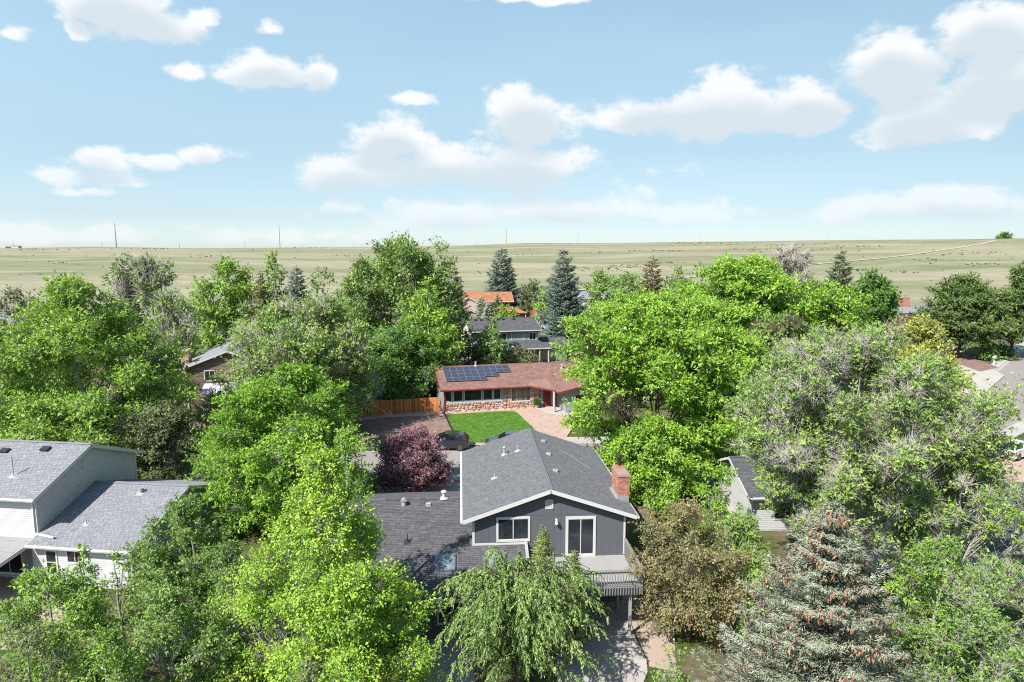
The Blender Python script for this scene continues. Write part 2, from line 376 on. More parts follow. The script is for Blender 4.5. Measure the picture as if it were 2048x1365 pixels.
def lawn_mat():
    m, nt, out = new_mat('lawn_green'); p = principled(nt, out, .9, .1)
    tc = nt.nodes.new('ShaderNodeTexCoord').outputs['Object']
    a = nnoise(nt, nmap(nt, tc, rot=(0, 0, .4)), 1.1, 5, .6); b = nnoise(nt, tc, 9.0, 5, .7)
    c = nramp(nt, a, [(.32, (.065, .165, .022)), (.5, (.10, .225, .03)), (.68, (.17, .30, .05))])
    sc = nt.nodes.new('ShaderNodeVectorMath'); sc.operation = 'SCALE'; nt.links.new(c, sc.inputs[0])
    nt.links.new(nmath(nt, 'MULTIPLY_ADD', nmath(nt, 'SUBTRACT', b, .5), .9, .85), sc.inputs['Scale'])
    nt.links.new(sc.outputs[0], p.inputs['Base Color'])
lawn_mat()

# ------------------------------------------------------------------ object helpers
def link(o, parent=None):
    COL.objects.link(o)
    if parent is not None: o.parent = parent
    return o
def tag(o, label=None, cat=None, group=None, kind=None):
    if label: o['label'] = label
    if cat: o['category'] = cat
    if group: o['group'] = group
    if kind: o['kind'] = kind
    return o
def thing(name, label, cat, loc=(0, 0, 0), rz=0.0, group=None):
    o = bpy.data.objects.new(name, None); o.empty_display_size = .5
    o.location = loc; o.rotation_euler = (0, 0, rz); link(o)
    return tag(o, label, cat, group)
def copy_child(src, parent, loc=None):
    c = src.copy(); COL.objects.link(c); c.parent = parent
    if loc is not None: c.location = loc
    return c

class Frame:
    """local axes on a surface: a to the right, b up the surface, c outward"""
    def __init__(s, o, X, Y, Z):
        s.o = np.array(o, float); s.m = np.array([X, Y, Z], float)
    def __call__(s, p): return s.o + np.asarray(p, float) @ s.m
def wall_frame(o, normal):
    n = Vector((*normal, 0)).normalized(); u = Vector((0, 0, 1)); x = u.cross(n)
    return Frame(o, x, u, n)
def plane_frame(e0, e1, r0):
    e0, e1, r0 = map(Vector, (e0, e1, r0)); X = (e1 - e0).normalized()
    N = X.cross(r0 - e0).normalized()
    return Frame(e0, X, N.cross(X), N)
ID = Frame((0, 0, 0), (1, 0, 0), (0, 1, 0), (0, 0, 1))

def interval(poly, b):
    xs = []
    n = len(poly)
    for i in range(n):
        (x0, y0), (x1, y1) = poly[i], poly[(i + 1) % n]
        if (y0 <= b < y1) or (y1 <= b < y0):
            xs.append(x0 + (b - y0) / (y1 - y0) * (x1 - x0))
    return (min(xs), max(xs)) if len(xs) >= 2 else None

class MB:
    def __init__(s): s.v = []; s.f = []; s.a = []
    def add(s, pts, faces, v=0.0):
        k = len(s.v); s.v.extend([tuple(p) for p in pts])
        for f in faces: s.f.append(tuple(i + k for i in f)); s.a.append(v)
    def box(s, x0, x1, y0, y1, z0, z1, fr=ID, v=0.0):
        P = fr([(x0, y0, z0), (x1, y0, z0), (x1, y1, z0), (x0, y1, z0), (x0, y0, z1), (x1, y0, z1), (x1, y1, z1), (x0, y1, z1)])
        s.add(P, [(0, 3, 2, 1), (4, 5, 6, 7), (0, 1, 5, 4), (1, 2, 6, 5), (2, 3, 7, 6), (3, 0, 4, 7)], v); return s
    def prism(s, poly, c0, c1, fr=ID, v=0.0):
        n = len(poly); P = fr([(x, y, c0) for x, y in poly] + [(x, y, c1) for x, y in poly])
        s.add(P, [tuple(range(n - 1, -1, -1)), tuple(range(n, 2 * n))] + [(i, (i + 1) % n, n + (i + 1) % n, n + i) for i in range(n)], v); return s
    def beam(s, p, q, w, h, up=(0, 0, 1), v=0.0, off=(0, 0)):
        p, q = Vector(p), Vector(q); d = (q - p); L = d.length; d.normalize(); side = d.cross(Vector(up)).normalized(); u = side.cross(d)
        s.box(0, L, -w / 2 + off[0], w / 2 + off[0], -h / 2 + off[1], h / 2 + off[1], Frame(p, d, -side, u), v); return s
    def cyl(s, p, q, r0, r1=None, n=10, cap=True, v=0.0):
        r1 = r0 if r1 is None else r1
        p, q = Vector(p), Vector(q); d = (q - p).normalized(); a = d.orthogonal().normalized(); b = d.cross(a)
        P = []
        for c, r in ((p, r0), (q, r1)):
            for i in range(n):
                t = 2 * math.pi * i / n; P.append(c + a * (math.cos(t) * r) + b * (math.sin(t) * r))
        F = [(i, (i + 1) % n, n + (i + 1) % n, n + i) for i in range(n)]
        if cap: F += [tuple(range(n - 1, -1, -1)), tuple(range(n, 2 * n))]
        s.add(P, F, v); return s
    def shingles(s, fr, poly, tw=.3, ex=.14, lift=.019, rng=random, rag=.006):
        bmin = min(p[1] for p in poly); bmax = max(p[1] for p in poly)
        j = 0; b = bmin
        while b < bmax - 0.01:
            b1 = min(b + ex, bmax); iv = interval(poly, (b + b1) / 2)
            if iv:
                a0, a1 = iv; a = a0 - rng.random() * tw
                while a < a1:
                    w = tw * rng.choice((.8, 1, 1, 1.25)); s0 = max(a, a0); s1 = min(a + w, a1)
                    if s1 - s0 > .03:
                        l = lift + rng.random() * rag; v = max(-1, min(1, rng.gauss(0, .5)))
                        g = .010
                        P = fr([(s0 + g, b - .012, l), (s1 - g, b - .012, l), (s1 - g, b1, .002), (s0 + g, b1, .002), (s0 + g, b - .012, 0), (s1 - g, b - .012, 0)])
                        s.add(P, [(0, 1, 2, 3), (4, 5, 1, 0)], v)
                    a += w
            b += ex; j += 1
        return s
    def siding(s, fr, poly, pitch=.14, rng=random):
        bmin = min(p[1] for p in poly); bmax = max(p[1] for p in poly); b = bmin
        while b < bmax - .02:
            b1 = min(b + pitch, bmax); i0 = interval(poly, b + .001); i1 = interval(poly, b1 - .001)
            if i0 and i1:
                v = rng.uniform(-1, 1)
                P = fr([(i0[0], b, .020), (i0[1], b, .020), (i1[1], b1, .004), (i1[0], b1, .004), (i0[0], b, .002), (i0[1], b, .002)])
                s.add(P, [(0, 1, 2, 3), (4, 5, 1, 0)], v)
            b += pitch
        return s
    def build(s, name, mat, parent=None, kind=None, smooth=False, origin=None):
        me = bpy.data.meshes.new(name)
        vs = s.v if origin is None else [(x - origin[0], y - origin[1], z - origin[2]) for x, y, z in s.v]
        me.from_pydata([tuple(map(float, p)) for p in vs], [], s.f)
        at_ = me.attributes.new('v', 'FLOAT', 'FACE'); at_.data.foreach_set('value', s.a)
        if smooth: me.polygons.foreach_set('use_smooth', [True] * len(s.f))
        me.materials.append(MATS[mat]); o = bpy.data.objects.new(name, me); link(o, parent)
        if origin is not None: o.location = origin
        if kind: o['kind'] = kind
        return o

def sheet(name, pts, z, mat, label=None, kind='structure', thick=0.0):
    mb = MB(); P = [(p[0], p[1], z) for p in pts]
    mb.add(P, [tuple(range(len(P)))])
    o = mb.build(name, mat); o['kind'] = kind
    if label: o['label'] = label
    # orient up
    if o.data.polygons[0].normal.z < 0: o.data.flip_normals()
    return o
def strip(name, line, off0, off1, z0, z1, mat, kind='structure'):
    """band following a polyline between two sideways offsets; z0<z1 gives it kerb height"""
    n = len(line); L = []
    for i in range(n):
        a = Vector(line[max(0, i - 1)][:2]); b = Vector(line[min(n - 1, i + 1)][:2]); d = (b - a).normalized(); s_ = Vector((d.y, -d.x))
        c = Vector(line[i][:2]); L.append((c + s_ * off0, c + s_ * off1))
    mb = MB()
    for (a, b), (c, d) in zip(L, L[1:]):
        P = [(a.x, a.y, z1), (b.x, b.y, z1), (d.x, d.y, z1), (c.x, c.y, z1), (a.x, a.y, z0), (b.x, b.y, z0), (d.x, d.y, z0), (c.x, c.y, z0)]
        F = [(3, 2, 1, 0)] if z1 <= z0 else [(3, 2, 1, 0), (0, 1, 5, 4), (1, 2, 6, 5), (2, 3, 7, 6), (3, 0, 4, 7)]
        mb.add(P if z1 > z0 else P[:4], F if z1 > z0 else [(3, 2, 1, 0)])
    o = mb.build(name, mat); o['kind'] = kind; return o
def smooth_line(pts, n=8):
    out = []; P = [Vector((*p[:2], 0)) for p in pts]; P = [P[0]] + P + [P[-1]]
    for i in range(1, len(P) - 2):
        for k in range(n):
            t = k / n; a, b, c, d = P[i - 1:i + 3]
            out.append(0.5 * ((2 * b) + (c - a) * t + (2 * a - 5 * b + 4 * c - d) * t * t + (-a + 3 * b - 3 * c + d) * t ** 3))
    out.append(P[-1]); return [(p.x, p.y) for p in out]

# ------------------------------------------------------------------ building parts
def window(parent, fr, a, b, w, h, panes=2, trim=.10, tmat='white_trim', gmat='glass', name='window', sill=False, horiz=False, depth=.05, weights=None, label=None, split=None):
    m = MB()
    m.box(a - trim, a + w + trim, b + h, b + h + trim, 0, depth, fr); m.box(a - trim, a + w + trim, b - trim, b, 0, depth, fr)
    m.box(a - trim, a, b, b + h, 0, depth, fr); m.box(a + w, a + w + trim, b, b + h, 0, depth, fr)
    sash = .045
    cuts = [0]
    ws = weights or [1] * panes
    for q in ws: cuts.append(cuts[-1] + q / sum(ws))
    if not horiz:
        for c in cuts[1:-1]: m.box(a + w * c - sash / 2, a + w * c + sash / 2, b, b + h, .005, depth * .8, fr)
    else:
        for c in cuts[1:-1]: m.box(a, a + w, b + h * c - sash / 2, b + h * c + sash / 2, .005, depth * .8, fr)
    m.box(a, a + w, b, b + sash * .8, .005, depth * .7, fr); m.box(a, a + w, b + h - sash * .8, b + h, .005, depth * .7, fr)
    f = m.build(name, tmat, parent)
    if label: f['label'] = label
    for c0, c1 in zip(cuts, cuts[1:]):
        g = MB()
        if not horiz: g.box(a + w * c0 + .005, a + w * c1 - .005, b + .005, b + h - .005, .0225, .030, fr)
        else: g.box(a + .005, a + w - .005, b + h * c0 + .005, b + h * c1 - .005, .0225, .030, fr)
        g.build('pane', gmat, f)
    return f

def gable_roof(parent, axis, x0, x1, y0, y1, ze, zr, mat, over=.0, tw=.3, ex=.14, fascia='white_trim', thick=.12, detail=True, ridge_at=None, gutters=True, fas=.16, name='roof', faces=(1, 1)):
    """roof outline x0..x1, y0..y1 (overhangs included); axis = direction of the ridge"""
    rf = MB(); planes = []
    if axis == 'x':
        ym = (y0 + y1) / 2 if ridge_at is None else ridge_at
        planes = [((x0, y0, ze), (x1, y0, ze), (x0, ym, zr), (x1, ym, zr)), ((x1, y1, ze), (x0, y1, ze), (x1, ym, zr), (x0, ym, zr))]
    else:
        xm = (x0 + x1) / 2 if ridge_at is None else ridge_at
        planes = [((x0, y1, ze), (x0, y0, ze), (xm, y1, zr), (xm, y0, zr)), ((x1, y0, ze), (x1, y1, ze), (xm, y0, zr), (xm, y1, zr))]
    sh = MB(); fa = MB(); rc = MB(); GUT = []
    for k, (e0, e1, r0, r1) in enumerate(planes):
        fr = plane_frame(e0, e1, r0); W = (Vector(e1) - Vector(e0)).length; L = (Vector(r0) - Vector(e0)).length
        rf.box(0, W, 0, L, -thick, -.001 - .002 * k, fr)
        if detail and faces[k]: sh.shingles(fr, [(0, 0), (W, 0), (W, L), (0, L)], tw, ex)
        # rake boards and eave boards, a little proud of the slab
        for a in (0, W):
            s_ = -.02 if a == 0 else .02
            fa.box(min(a, a + s_) - (.01 if a == 0 else 0), max(a, a + s_) + (.01 if a else 0), 0, L, -fas - .01, .004, fr)
        fa.box(-.03, W + .03, -.028, -.003, -fas, -.005, fr)
        if gutters: GUT.append(MB().box(-.04, W + .04, -.15, -.03, -.13, -.02, fr))
    a, b = Vector(planes[0][2]), Vector(planes[0][3])
    rc.beam(a + Vector((0, 0, .012)), b + Vector((0, 0, .012)), .28, .03)
    r = rf.build(name, mat, parent)
    if detail: sh.build('shingles', mat, r, kind='stuff')
    rc.build('ridge_cap', mat, r); fa.build('fascia', fascia, r)
    for gu in GUT: gu.build('gutter', fascia, r)
    return r
def gable_body(parent, axis, x0, x1, y0, y1, ze, zr, mat, name='wall', z0=0.0, ridge_at=None):
    m = MB()
    if axis == 'y':
        xm = (x0 + x1) / 2 if ridge_at is None else ridge_at
        fr = Frame((0, 0, 0), (1, 0, 0), (0, 0, 1), (0, -1, 0))
        m.prism([(x0, z0), (x1, z0), (x1, ze), (xm, zr), (x0, ze)], -y1, -y0, fr)
    else:
        ym = (y0 + y1) / 2 if ridge_at is None else ridge_at
        fr = Frame((0, 0, 0), (0, 1, 0), (0, 0, 1), (1, 0, 0))
        m.prism([(y0, z0), (y1, z0), (y1, ze), (ym, zr), (y0, ze)], x0, x1, fr)
    return m.build(name, mat, parent)
def chimney(parent, x0, x1, y0, y1, z0, z1, bmat='brick_red', flue=True, bricks=True, capmat='chimney_cap'):
    c = MB().box(x0 + .02, x1 - .02, y0 + .02, y1 - .02, z0, z1).build('chimney', 'mortar' if bricks else bmat, parent)
    if bricks:
        m = MB(); bh, bw = .075, .215; z = z0; r = 0
        while z < z1 - .08:
            for (fr, W) in ((wall_frame((x0, y0 + .02, 0), (0, -1)), x1 - x0), (wall_frame((x1 - .02, y0, 0), (1, 0)), y1 - y0), (wall_frame((x0 + .02, y1, 0), (-1, 0)), y1 - y0), (wall_frame((x1, y1 - .02, 0), (0, 1)), x1 - x0)):
                a = -(r % 2) * bw / 2
                while a < W - .01:
                    s0, s1 = max(a, 0), min(a + bw - .012, W)
                    if s1 - s0 > .03: m.box(s0, s1, z, z + bh - .012, 0, .018 + random.random() * .005, fr, v=random.uniform(-1, 1))
                    a += bw
            z += bh; r += 1
        m.build('bricks', bmat, c, kind='stuff')
    MB().box(x0 - .04, x1 + .04, y0 - .04, y1 + .04, z1, z1 + .09).box(x0 - .015, x1 + .015, y0 - .015, y1 + .015, z1 + .09, z1 + .14).build('chimney_cap', capmat, c)
    return c
def roof_vent(parent, fr, a, b, mat='metal_light'):
    return MB().box(a - .16, a + .16, b - .16, b + .16, .012, .03, fr).prism([(b - .12, .02), (b + .14, .02), (b + .14, .09), (b - .12, .15)], a - .13, a + .13, Frame(fr.o, fr.m[1], fr.m[2], fr.m[0])).build('roof_vent', mat, parent)
def roof_pipe(parent, fr, a, b, h=.4, r=.05, mat='metal_light', cap=False):
    p = Vector(fr((a, b, 0))); m = MB().cyl(p - Vector((0, 0, .05)), p + Vector((0, 0, h)), r, n=10).cyl(p, p + Vector((0, 0, .10)), r * 2.6, r * 1.1, 10)
    m.box(a - .2, a + .2, b - .22, b + .2, .013, .024, fr)
    if cap: m.cyl(p + Vector((0, 0, h)), p + Vector((0, 0, h + .07)), r * 1.7, r * 1.2, 10)
    return m.build('vent_pipe', mat, parent)
# ------------------------------------------------------------------ trees
TRI_COUNT = [0]
def fast_mesh(name, V, F, vals, mat, parent, kind=None, smooth=False):
    """V (n,3), F (m,k) constant-size faces"""
    V = np.ascontiguousarray(V, dtype=np.float32); F = np.ascontiguousarray(F, dtype=np.int32); m, k = F.shape
    me = bpy.data.meshes.new(name); me.vertices.add(len(V)); me.vertices.foreach_set('co', V.ravel())
    me.loops.add(m * k); me.loops.foreach_set('vertex_index', F.ravel())
    me.polygons.add(m); me.polygons.foreach_set('loop_start', np.arange(0, m * k, k, dtype=np.int32))
    try: me.polygons.foreach_set('loop_total', np.full(m, k, dtype=np.int32))
    except Exception: pass
    me.update(calc_edges=True)
    if smooth: me.polygons.foreach_set('use_smooth', np.ones(m, dtype=bool))
    at_ = me.attributes.new('v', 'FLOAT', 'FACE'); at_.data.foreach_set('value', np.ascontiguousarray(vals, dtype=np.float32))
    me.materials.append(MATS[mat]); o = bpy.data.objects.new(name, me); link(o, parent)
    if kind: o['kind'] = kind
    TRI_COUNT[0] += m * (k - 2)
    return o
def unit(a): return a / np.maximum(np.linalg.norm(a, axis=-1, keepdims=True), 1e-9)
def perp(d, rng):
    r = rng.normal(size=d.shape); return unit(np.cross(d, r))
def tubes(P0, P1, r0, r1, sides):
    """truncated cones between matched point arrays"""
    n = len(P0); d = unit(P1 - P0)
    ref = np.where(np.abs(d[:, 2:3]) > .9, np.array([[1., 0, 0]]), np.array([[0, 0, 1.]]))
    a = unit(np.cross(d, ref)); b = np.cross(d, a)
    t = np.arange(sides) * 2 * np.pi / sides
    ring = a[:, None] * np.cos(t)[None, :, None] + b[:, None] * np.sin(t)[None, :, None]
    A = P0[:, None] + ring * r0[:, None, None]; B = P1[:, None] + ring * r1[:, None, None]
    V = np.concatenate([A, B], 1).reshape(-1, 3)
    i = np.arange(sides); j = (i + 1) % sides
    q = np.stack([i, j, sides + j, sides + i], 1)
    F = (q[None] + (np.arange(n) * 2 * sides)[:, None, None]).reshape(-1, 4)
    return V, F
def spikes(P0, P1, r0):
    """thin shoots: three-sided needles that end in a point"""
    n = len(P0); d = unit(P1 - P0)
    ref = np.where(np.abs(d[:, 2:3]) > .9, np.array([[1., 0, 0]]), np.array([[0, 0, 1.]]))
    a = unit(np.cross(d, ref)); b = np.cross(d, a); t = np.arange(3) * 2 * np.pi / 3
    ring = P0[:, None] + (a[:, None] * np.cos(t)[None, :, None] + b[:, None] * np.sin(t)[None, :, None]) * r0[:, None, None]
    V = np.concatenate([ring, P1[:, None]], 1).reshape(-1, 3)
    F = (np.array([[0, 1, 3], [1, 2, 3], [2, 0, 3]])[None] + (np.arange(n) * 4)[:, None, None]).reshape(-1, 3)
    return V, F
def leaves_mesh(C, D, N, L, W, val, quad, name, mat, parent, fold=.12):
    n = len(C); S = unit(np.cross(D, N)); L = L[:, None]; W = W[:, None]
    if quad:
        up = unit(np.cross(S, D)) * L * fold
        V = np.stack([C, C + D * L * .45 + S * W * .5 + up, C + D * L - up * .6, C + D * L * .45 - S * W * .5 + up], 1).reshape(-1, 3)
        F = np.arange(n * 4).reshape(n, 4)
    else:
        V = np.stack([C + S * W * .5, C - S * W * .5, C + D * L], 1).reshape(-1, 3)
        F = np.arange(n * 3).reshape(n, 3)
    return fast_mesh(name, V, F, val, mat, parent, kind='stuff')

PROFILE = dict(
    round=[(0, .72), (.15, .92), (.4, 1), (.65, .93), (.85, .65), (1, .25)],
    egg=[(0, .78), (.12, .95), (.3, 1), (.55, .85), (.8, .5), (1, .12)],
    spread=[(0, .62), (.2, .82), (.45, .96), (.65, 1), (.85, .8), (1, .35)],
    vase=[(0, .25), (.3, .65), (.6, .95), (.8, 1), (.93, .7), (1, .35)],
    column=[(0, .7), (.2, 1), (.5, .95), (.75, .75), (.92, .45), (1, .15)],
    cone=[(0, .9), (.1, 1), (.35, .8), (.6, .55), (.85, .28), (1, .05)],
    pyramid=[(0, .95), (.15, 1), (.35, .86), (.6, .56), (.82, .27), (1, .08)],
    mound=[(0, .9), (.25, 1), (.55, .85), (.8, .6), (1, .3)])

def broadleaf(name, label, cat, px, Y, top, r, leaf, bark='bark_grey', profile='round', base=.22, seed=1, group=None, x=None,
              lobes=22, flat=.75, spray=1.0, cov=1.0, bare=0.0, twig=1.0, leafscale=1.0, squash_y=1.0, z0=0.0, h=None, trunks=1, droop=0.0,
              leaf_asp=.62, lobe_size=1.0, lean=(0, 0), trunk_vis=1.0, jitter=1.0, hue=(0.0, 1.0), clump=1.0, gap=0.0):
    """px, top: photo column of the trunk and photo row of the crown's top at distance Y (design-time placement)"""
    rng = np.random.default_rng(seed); pyr = random.Random(seed)
    p = at(px, top, Y)
    if x is None: x = p.x
    if h is None: h = p.z
    h = max(h, 1.0) - z0
    T = thing(name, label, cat, (x, Y, z0), 0, group)
    dist = math.hypot(x, Y); L0 = max(.12, 2.85 * dist / 682) * leafscale
    zb = h * base; hc = h - zb
    prof = np.array(PROFILE[profile])
    def R_at(t): return r * np.interp(t, prof[:, 0], prof[:, 1])
    # --- lobes: masses of foliage carried by one limb each
    lob = []; tries = 0; lobes = int(lobes * 3.1)
    while len(lob) < lobes and tries < 6000:
        tries += 1
        t = rng.random(); Rt = R_at(t)
        if rng.random() > (Rt / r) ** 1.3 + .12: continue
        ls = r * rng.choice([rng.uniform(.16, .23), rng.uniform(.22, .33)]) * lobe_size * (.62 + .38 * Rt / r)
        ls = min(ls, hc * .42)
        rad = (Rt - ls * .6) * rng.uniform(.06, 1) ** .36; rad = max(rad, 0); ph = rng.random() * 2 * math.pi
        wv = 1 + .13 * jitter * math.sin(2 * ph + seed) + .1 * jitter * math.sin(3 * ph + 1.7 * seed)
        z = zb + hc * t; z = min(max(z, zb + ls * .35), h - ls * flat * .9)
        c = np.array([math.cos(ph) * rad * wv + lean[0] * t * h, math.sin(ph) * rad * wv * squash_y + lean[1] * t * h, z])
        if any(np.linalg.norm((c - q[0]) * (1, 1, 1.2)) < .55 * min(ls, q[1]) for q in lob) and tries < 4500: continue
        lob.append((c, ls))
    # the leader lobe reaches the top
    lt = min(r * .22, hc * .16); lob.append((np.array([lean[0] * h + rng.normal() * r * .06, lean[1] * h, h - lt * flat]), lt))
    # --- clumps
    Cc = []; Cn = []; Ci = []; cs = max(.24, 3.6 * dist / 682) * spray
    for i, (c, ls) in enumerate(lob):
        area = 4 * math.pi * ls * ls * (.5 + .5 * flat)
        n = int(max(8, min(130, clump * 1.25 * area / (cs * cs * 2.1))))
        d = unit(rng.normal(size=(n, 3)) + np.array([0, 0, .28]))
        # outward side of the lobe matters most
        out = unit(np.array([[c[0], c[1], (c[2] - (zb + hc * .4)) * .8]]) + 1e-6)
        d = unit(d + out * .35)
        rr = ls * (.45 + .62 * rng.random((n, 1)) ** .6) * (1 + .20 * rng.normal(size=(n, 1)))
        ax = unit(out * np.array([1, 1, .6]) + np.array([[0, 0, .55 if flat > .62 else .12]]) + rng.normal(size=(1, 3)) * .25)
        al = (d * ax).sum(1, keepdims=True); dv = (d - al * ax) * .80 + ax * al * 1.42
        q = c + dv * rr * np.array([1, 1, flat]); q[:, 2] = np.maximum(q[:, 2], .25)
        Cc.append(q); Cn.append(d); Ci.append(np.full(n, i))
    Cc = np.concatenate(Cc); Cn = np.concatenate(Cn); Ci = np.concatenate(Ci); nC = len(Cc)
    isbare = rng.random(nC) < bare
    if bare:   # whole limbs die back together
        lb = rng.random(len(lob)) < bare * .4; isbare |= lb[Ci] & (rng.random(nC) < .6)
    # --- wood
    tr = max(.05, .0135 * h) * (1.15 if h > 10 else 1)
    segs0, segs1, ra, rb = [], [], [], []; t0, t1, ta, tb = [], [], [], []
    nt_ = 10
    stems = []
    for k in range(trunks):
        top_ = lob[-1][0] if k == 0 else lob[rng.integers(len(lob))][0]
        a = rng.random() * 6.28; b0 = np.array([math.cos(a), math.sin(a), 0]) * (tr * 1.2 if trunks > 1 else 0)
        s = np.linspace(0, 1, nt_ + 1)[:, None]
        wob = np.cumsum(rng.normal(size=(nt_ + 1, 3)) * np.array([1, 1, 0]) * h * .008, 0)
        pts = b0 * (1 - s) + top_ * np.array([1, 1, .93]) * s + wob * s ** .5
        pts[:, :2] = b0[:2] * (1 - s) + (top_[:2] * s ** 1.6) + wob[:, :2] * np.minimum(1, s * 2)
        rad = tr * (1 - s[:, 0]) ** .8 + .02; rad[0] *= 1.35
        if trunks > 1: rad *= .7
        stems.append((pts, rad)); t0.append(pts[:-1]); t1.append(pts[1:]); ta.append(rad[:-1]); tb.append(rad[1:])
    limb = [None] * len(lob); nodes_p = []; nodes_r = []
    order = sorted(range(len(lob)), key=lambda i: -lob[i][1]); main = order[:max(4, min(11, len(lob) // 5))]; rest = [i for i in order if i not in main]
    rest.sort(key=lambda i: np.linalg.norm(lob[i][0] - np.array([0, 0, zb])))
    for i in main + rest:
        c, ls = lob[i]
        if i in main:
            pts, rad = stems[i % trunks]; zf = max(.10 if base < .1 else base * .75, min(.9, (c[2] / h) * rng.uniform(.40, .66)))
            k = zf * nt_; k0 = int(k); P0 = pts[k0] + (pts[min(k0 + 1, nt_)] - pts[k0]) * (k - k0); r0 = np.interp(zf, np.linspace(0, 1, nt_ + 1), rad) * .62; r0 = min(r0, tr * .5)
        else:
            NP = np.array(nodes_p); dd = np.linalg.norm(NP - c, axis=1) + .35 * np.maximum(0, NP[:, 2] - c[2]) + .25 * np.linalg.norm(NP[:, :2], axis=1)
            k = int(np.argmin(dd)); P0 = NP[k]; r0 = nodes_r[k] * .75
        mid = P0 * .5 + c * .5 + np.array([0, 0, -.12 * np.linalg.norm(c[:2] - P0[:2]) + .05 * ls]) + rng.normal(size=3) * ls * .22
        s = np.linspace(0, 1, 6)[:, None]
        Bz = (1 - s) ** 2 * P0 + 2 * s * (1 - s) * mid + s * s * c; Bz[1:-1] += rng.normal(size=(4, 3)) * ls * .07
        lr = r0 * (1 - .62 * s[:, 0]) + .004
        nodes_p += [Bz[2], Bz[3], Bz[4]]; nodes_r += [lr[2], lr[3], lr[4]]
        limb[i] = (Bz, lr); segs0.append(Bz[:-1]); segs1.append(Bz[1:]); ra.append(lr[:-1]); rb.append(lr[1:])
    # branch to every clump
    LB = np.array([b for b, _ in limb]); LR = np.array([q for _, q in limb])
    si = np.clip(rng.normal(.72, .2, nC), .25, 1) * 5; k0 = np.minimum(si.astype(int), 4); fr = (si - k0)[:, None]
    S0 = LB[Ci, k0] * (1 - fr) + LB[Ci, k0 + 1] * fr
    M = (S0 + Cc) / 2 + rng.normal(size=(nC, 3)) * cs * .22 + np.array([0, 0, -.06]) * np.linalg.norm(Cc - S0, axis=1, keepdims=True)
    br = np.clip(LR[Ci, k0] * .45, .010, .05) * min(2.2, max(1, dist / 55)) ** .5
    k0s, k1s, kr = [], [], []
    if dist < 30:
        segs0.append(S0); segs1.append(M); ra.append(br); rb.append(br * .6); k0s.append(M); k1s.append(Cc); kr.append(br * .62)
    else:
        pk = rng.random(nC) < .5; k0s.append(S0[pk]); k1s.append(Cc[pk]); kr.append(br[pk])
    # twigs: everywhere a few, many where the wood is bare
    ntw = np.where(isbare, max(2, int(3.4 * twig)), (rng.random(nC) < .4 * twig).astype(int))
    idx = np.repeat(np.arange(nC), ntw)
    if len(idx):
        d = unit(Cn[idx] * .9 + rng.normal(size=(len(idx), 3)) * .6 + np.array([0, 0, .3])); ln = cs * rng.uniform(.7, 2.2, len(idx))[:, None] * np.where(isbare[idx], 1.7, .9)[:, None]
        A = M[idx] * .6 + Cc[idx] * .4 + rng.normal(size=(len(idx), 3)) * cs * .1; B = A + d * ln
        tw = np.full(len(idx), max(.0085, .00036 * dist)) * np.where(isbare[idx], 1.15, 1)
        k0s.append(A); k1s.append(B); kr.append(tw)
    V, F = tubes(np.concatenate(t0), np.concatenate(t1), np.concatenate(ta), np.concatenate(tb), 8)
    fast_mesh('trunk', V, F, rng.normal(size=len(F)) * .3, bark, T, smooth=True)
    bm_ = bark if not bare else ('bark_pale' if bare > .2 and bark != 'bark_brown' else bark)
    P0 = np.concatenate(segs0); V, F = tubes(P0, np.concatenate(segs1), np.concatenate(ra), np.concatenate(rb), 4 if dist < 40 else 3)
    fast_mesh('branches', V, F, np.repeat(rng.normal(size=len(P0)) * .4, len(F) // len(P0)), bm_, T, kind='stuff')
    P0 = np.concatenate(k0s); V, F = spikes(P0, np.concatenate(k1s), np.concatenate(kr))
    fast_mesh('twigs', V, F, np.repeat(rng.normal(size=len(P0)) * .4, 3), bm_, T, kind='stuff')
    # --- leaves
    live = np.where(~isbare)[0]
    la = .5 * L0 * L0 * leaf_asp * (1.0 if dist < 40 else .8)
    shell = sum(4 * math.pi * ls * ls for _, ls in lob) * .5
    nleaf = int(.86 * cov * shell / la)
    per = max(5, int(nleaf / max(1, len(live))))
    per = min(per, 70)
    idx = np.repeat(live, per); n = len(idx)
    ca = unit(Cn * np.array([1, 1, .7]) + rng.normal(size=(nC, 3)) * .45 + np.array([0, 0, .12 if flat > .62 else -.05]))
    cl = rng.uniform(.7, 1.45, nC)
    u_ = rng.uniform(-.75, 1.0, (n, 1)); off = ca[idx] * u_ * cs * .92 * cl[idx, None]
    off += rng.normal(size=(n, 3)) * cs * np.array([.30, .30, .20 * flat / .7]) * (1.15 - .6 * np.abs(u_))
    # each clump leans its own way so lit tops and shaded undersides alternate
    tilt = rng.normal(size=(nC, 2)) * .18
    off[:, 2] += off[:, 0] * tilt[idx, 0] + off[:, 1] * tilt[idx, 1]
    C = Cc[idx] + off
    if droop: C[:, 2] -= droop * (off[:, 0] ** 2 + off[:, 1] ** 2) / cs
    D = unit(off * .9 / cs + Cn[idx] * .35 + rng.normal(size=(n, 3)) * .55 + np.array([0, 0, -.22]))
    N = unit(np.array([-.25, -.28, .75]) + Cn[idx] * .6 + rng.normal(size=(n, 3)) * .62)
    sz = L0 * rng.uniform(.5, 1.3, n)
    lobv = rng.normal(size=len(lob)) * .10; clv = rng.normal(size=nC) * .20
    val = .50 + lobv[Ci[idx]] + clv[idx] + rng.normal(size=n) * .17
    val = np.clip(hue[0] + val * (hue[1] - hue[0]), 0, 1)
    quad = dist < 29
    if n: leaves_mesh(C, D, N, sz, sz * leaf_asp, val, quad, 'crown', 'leaf_' + leaf, T)
    return T

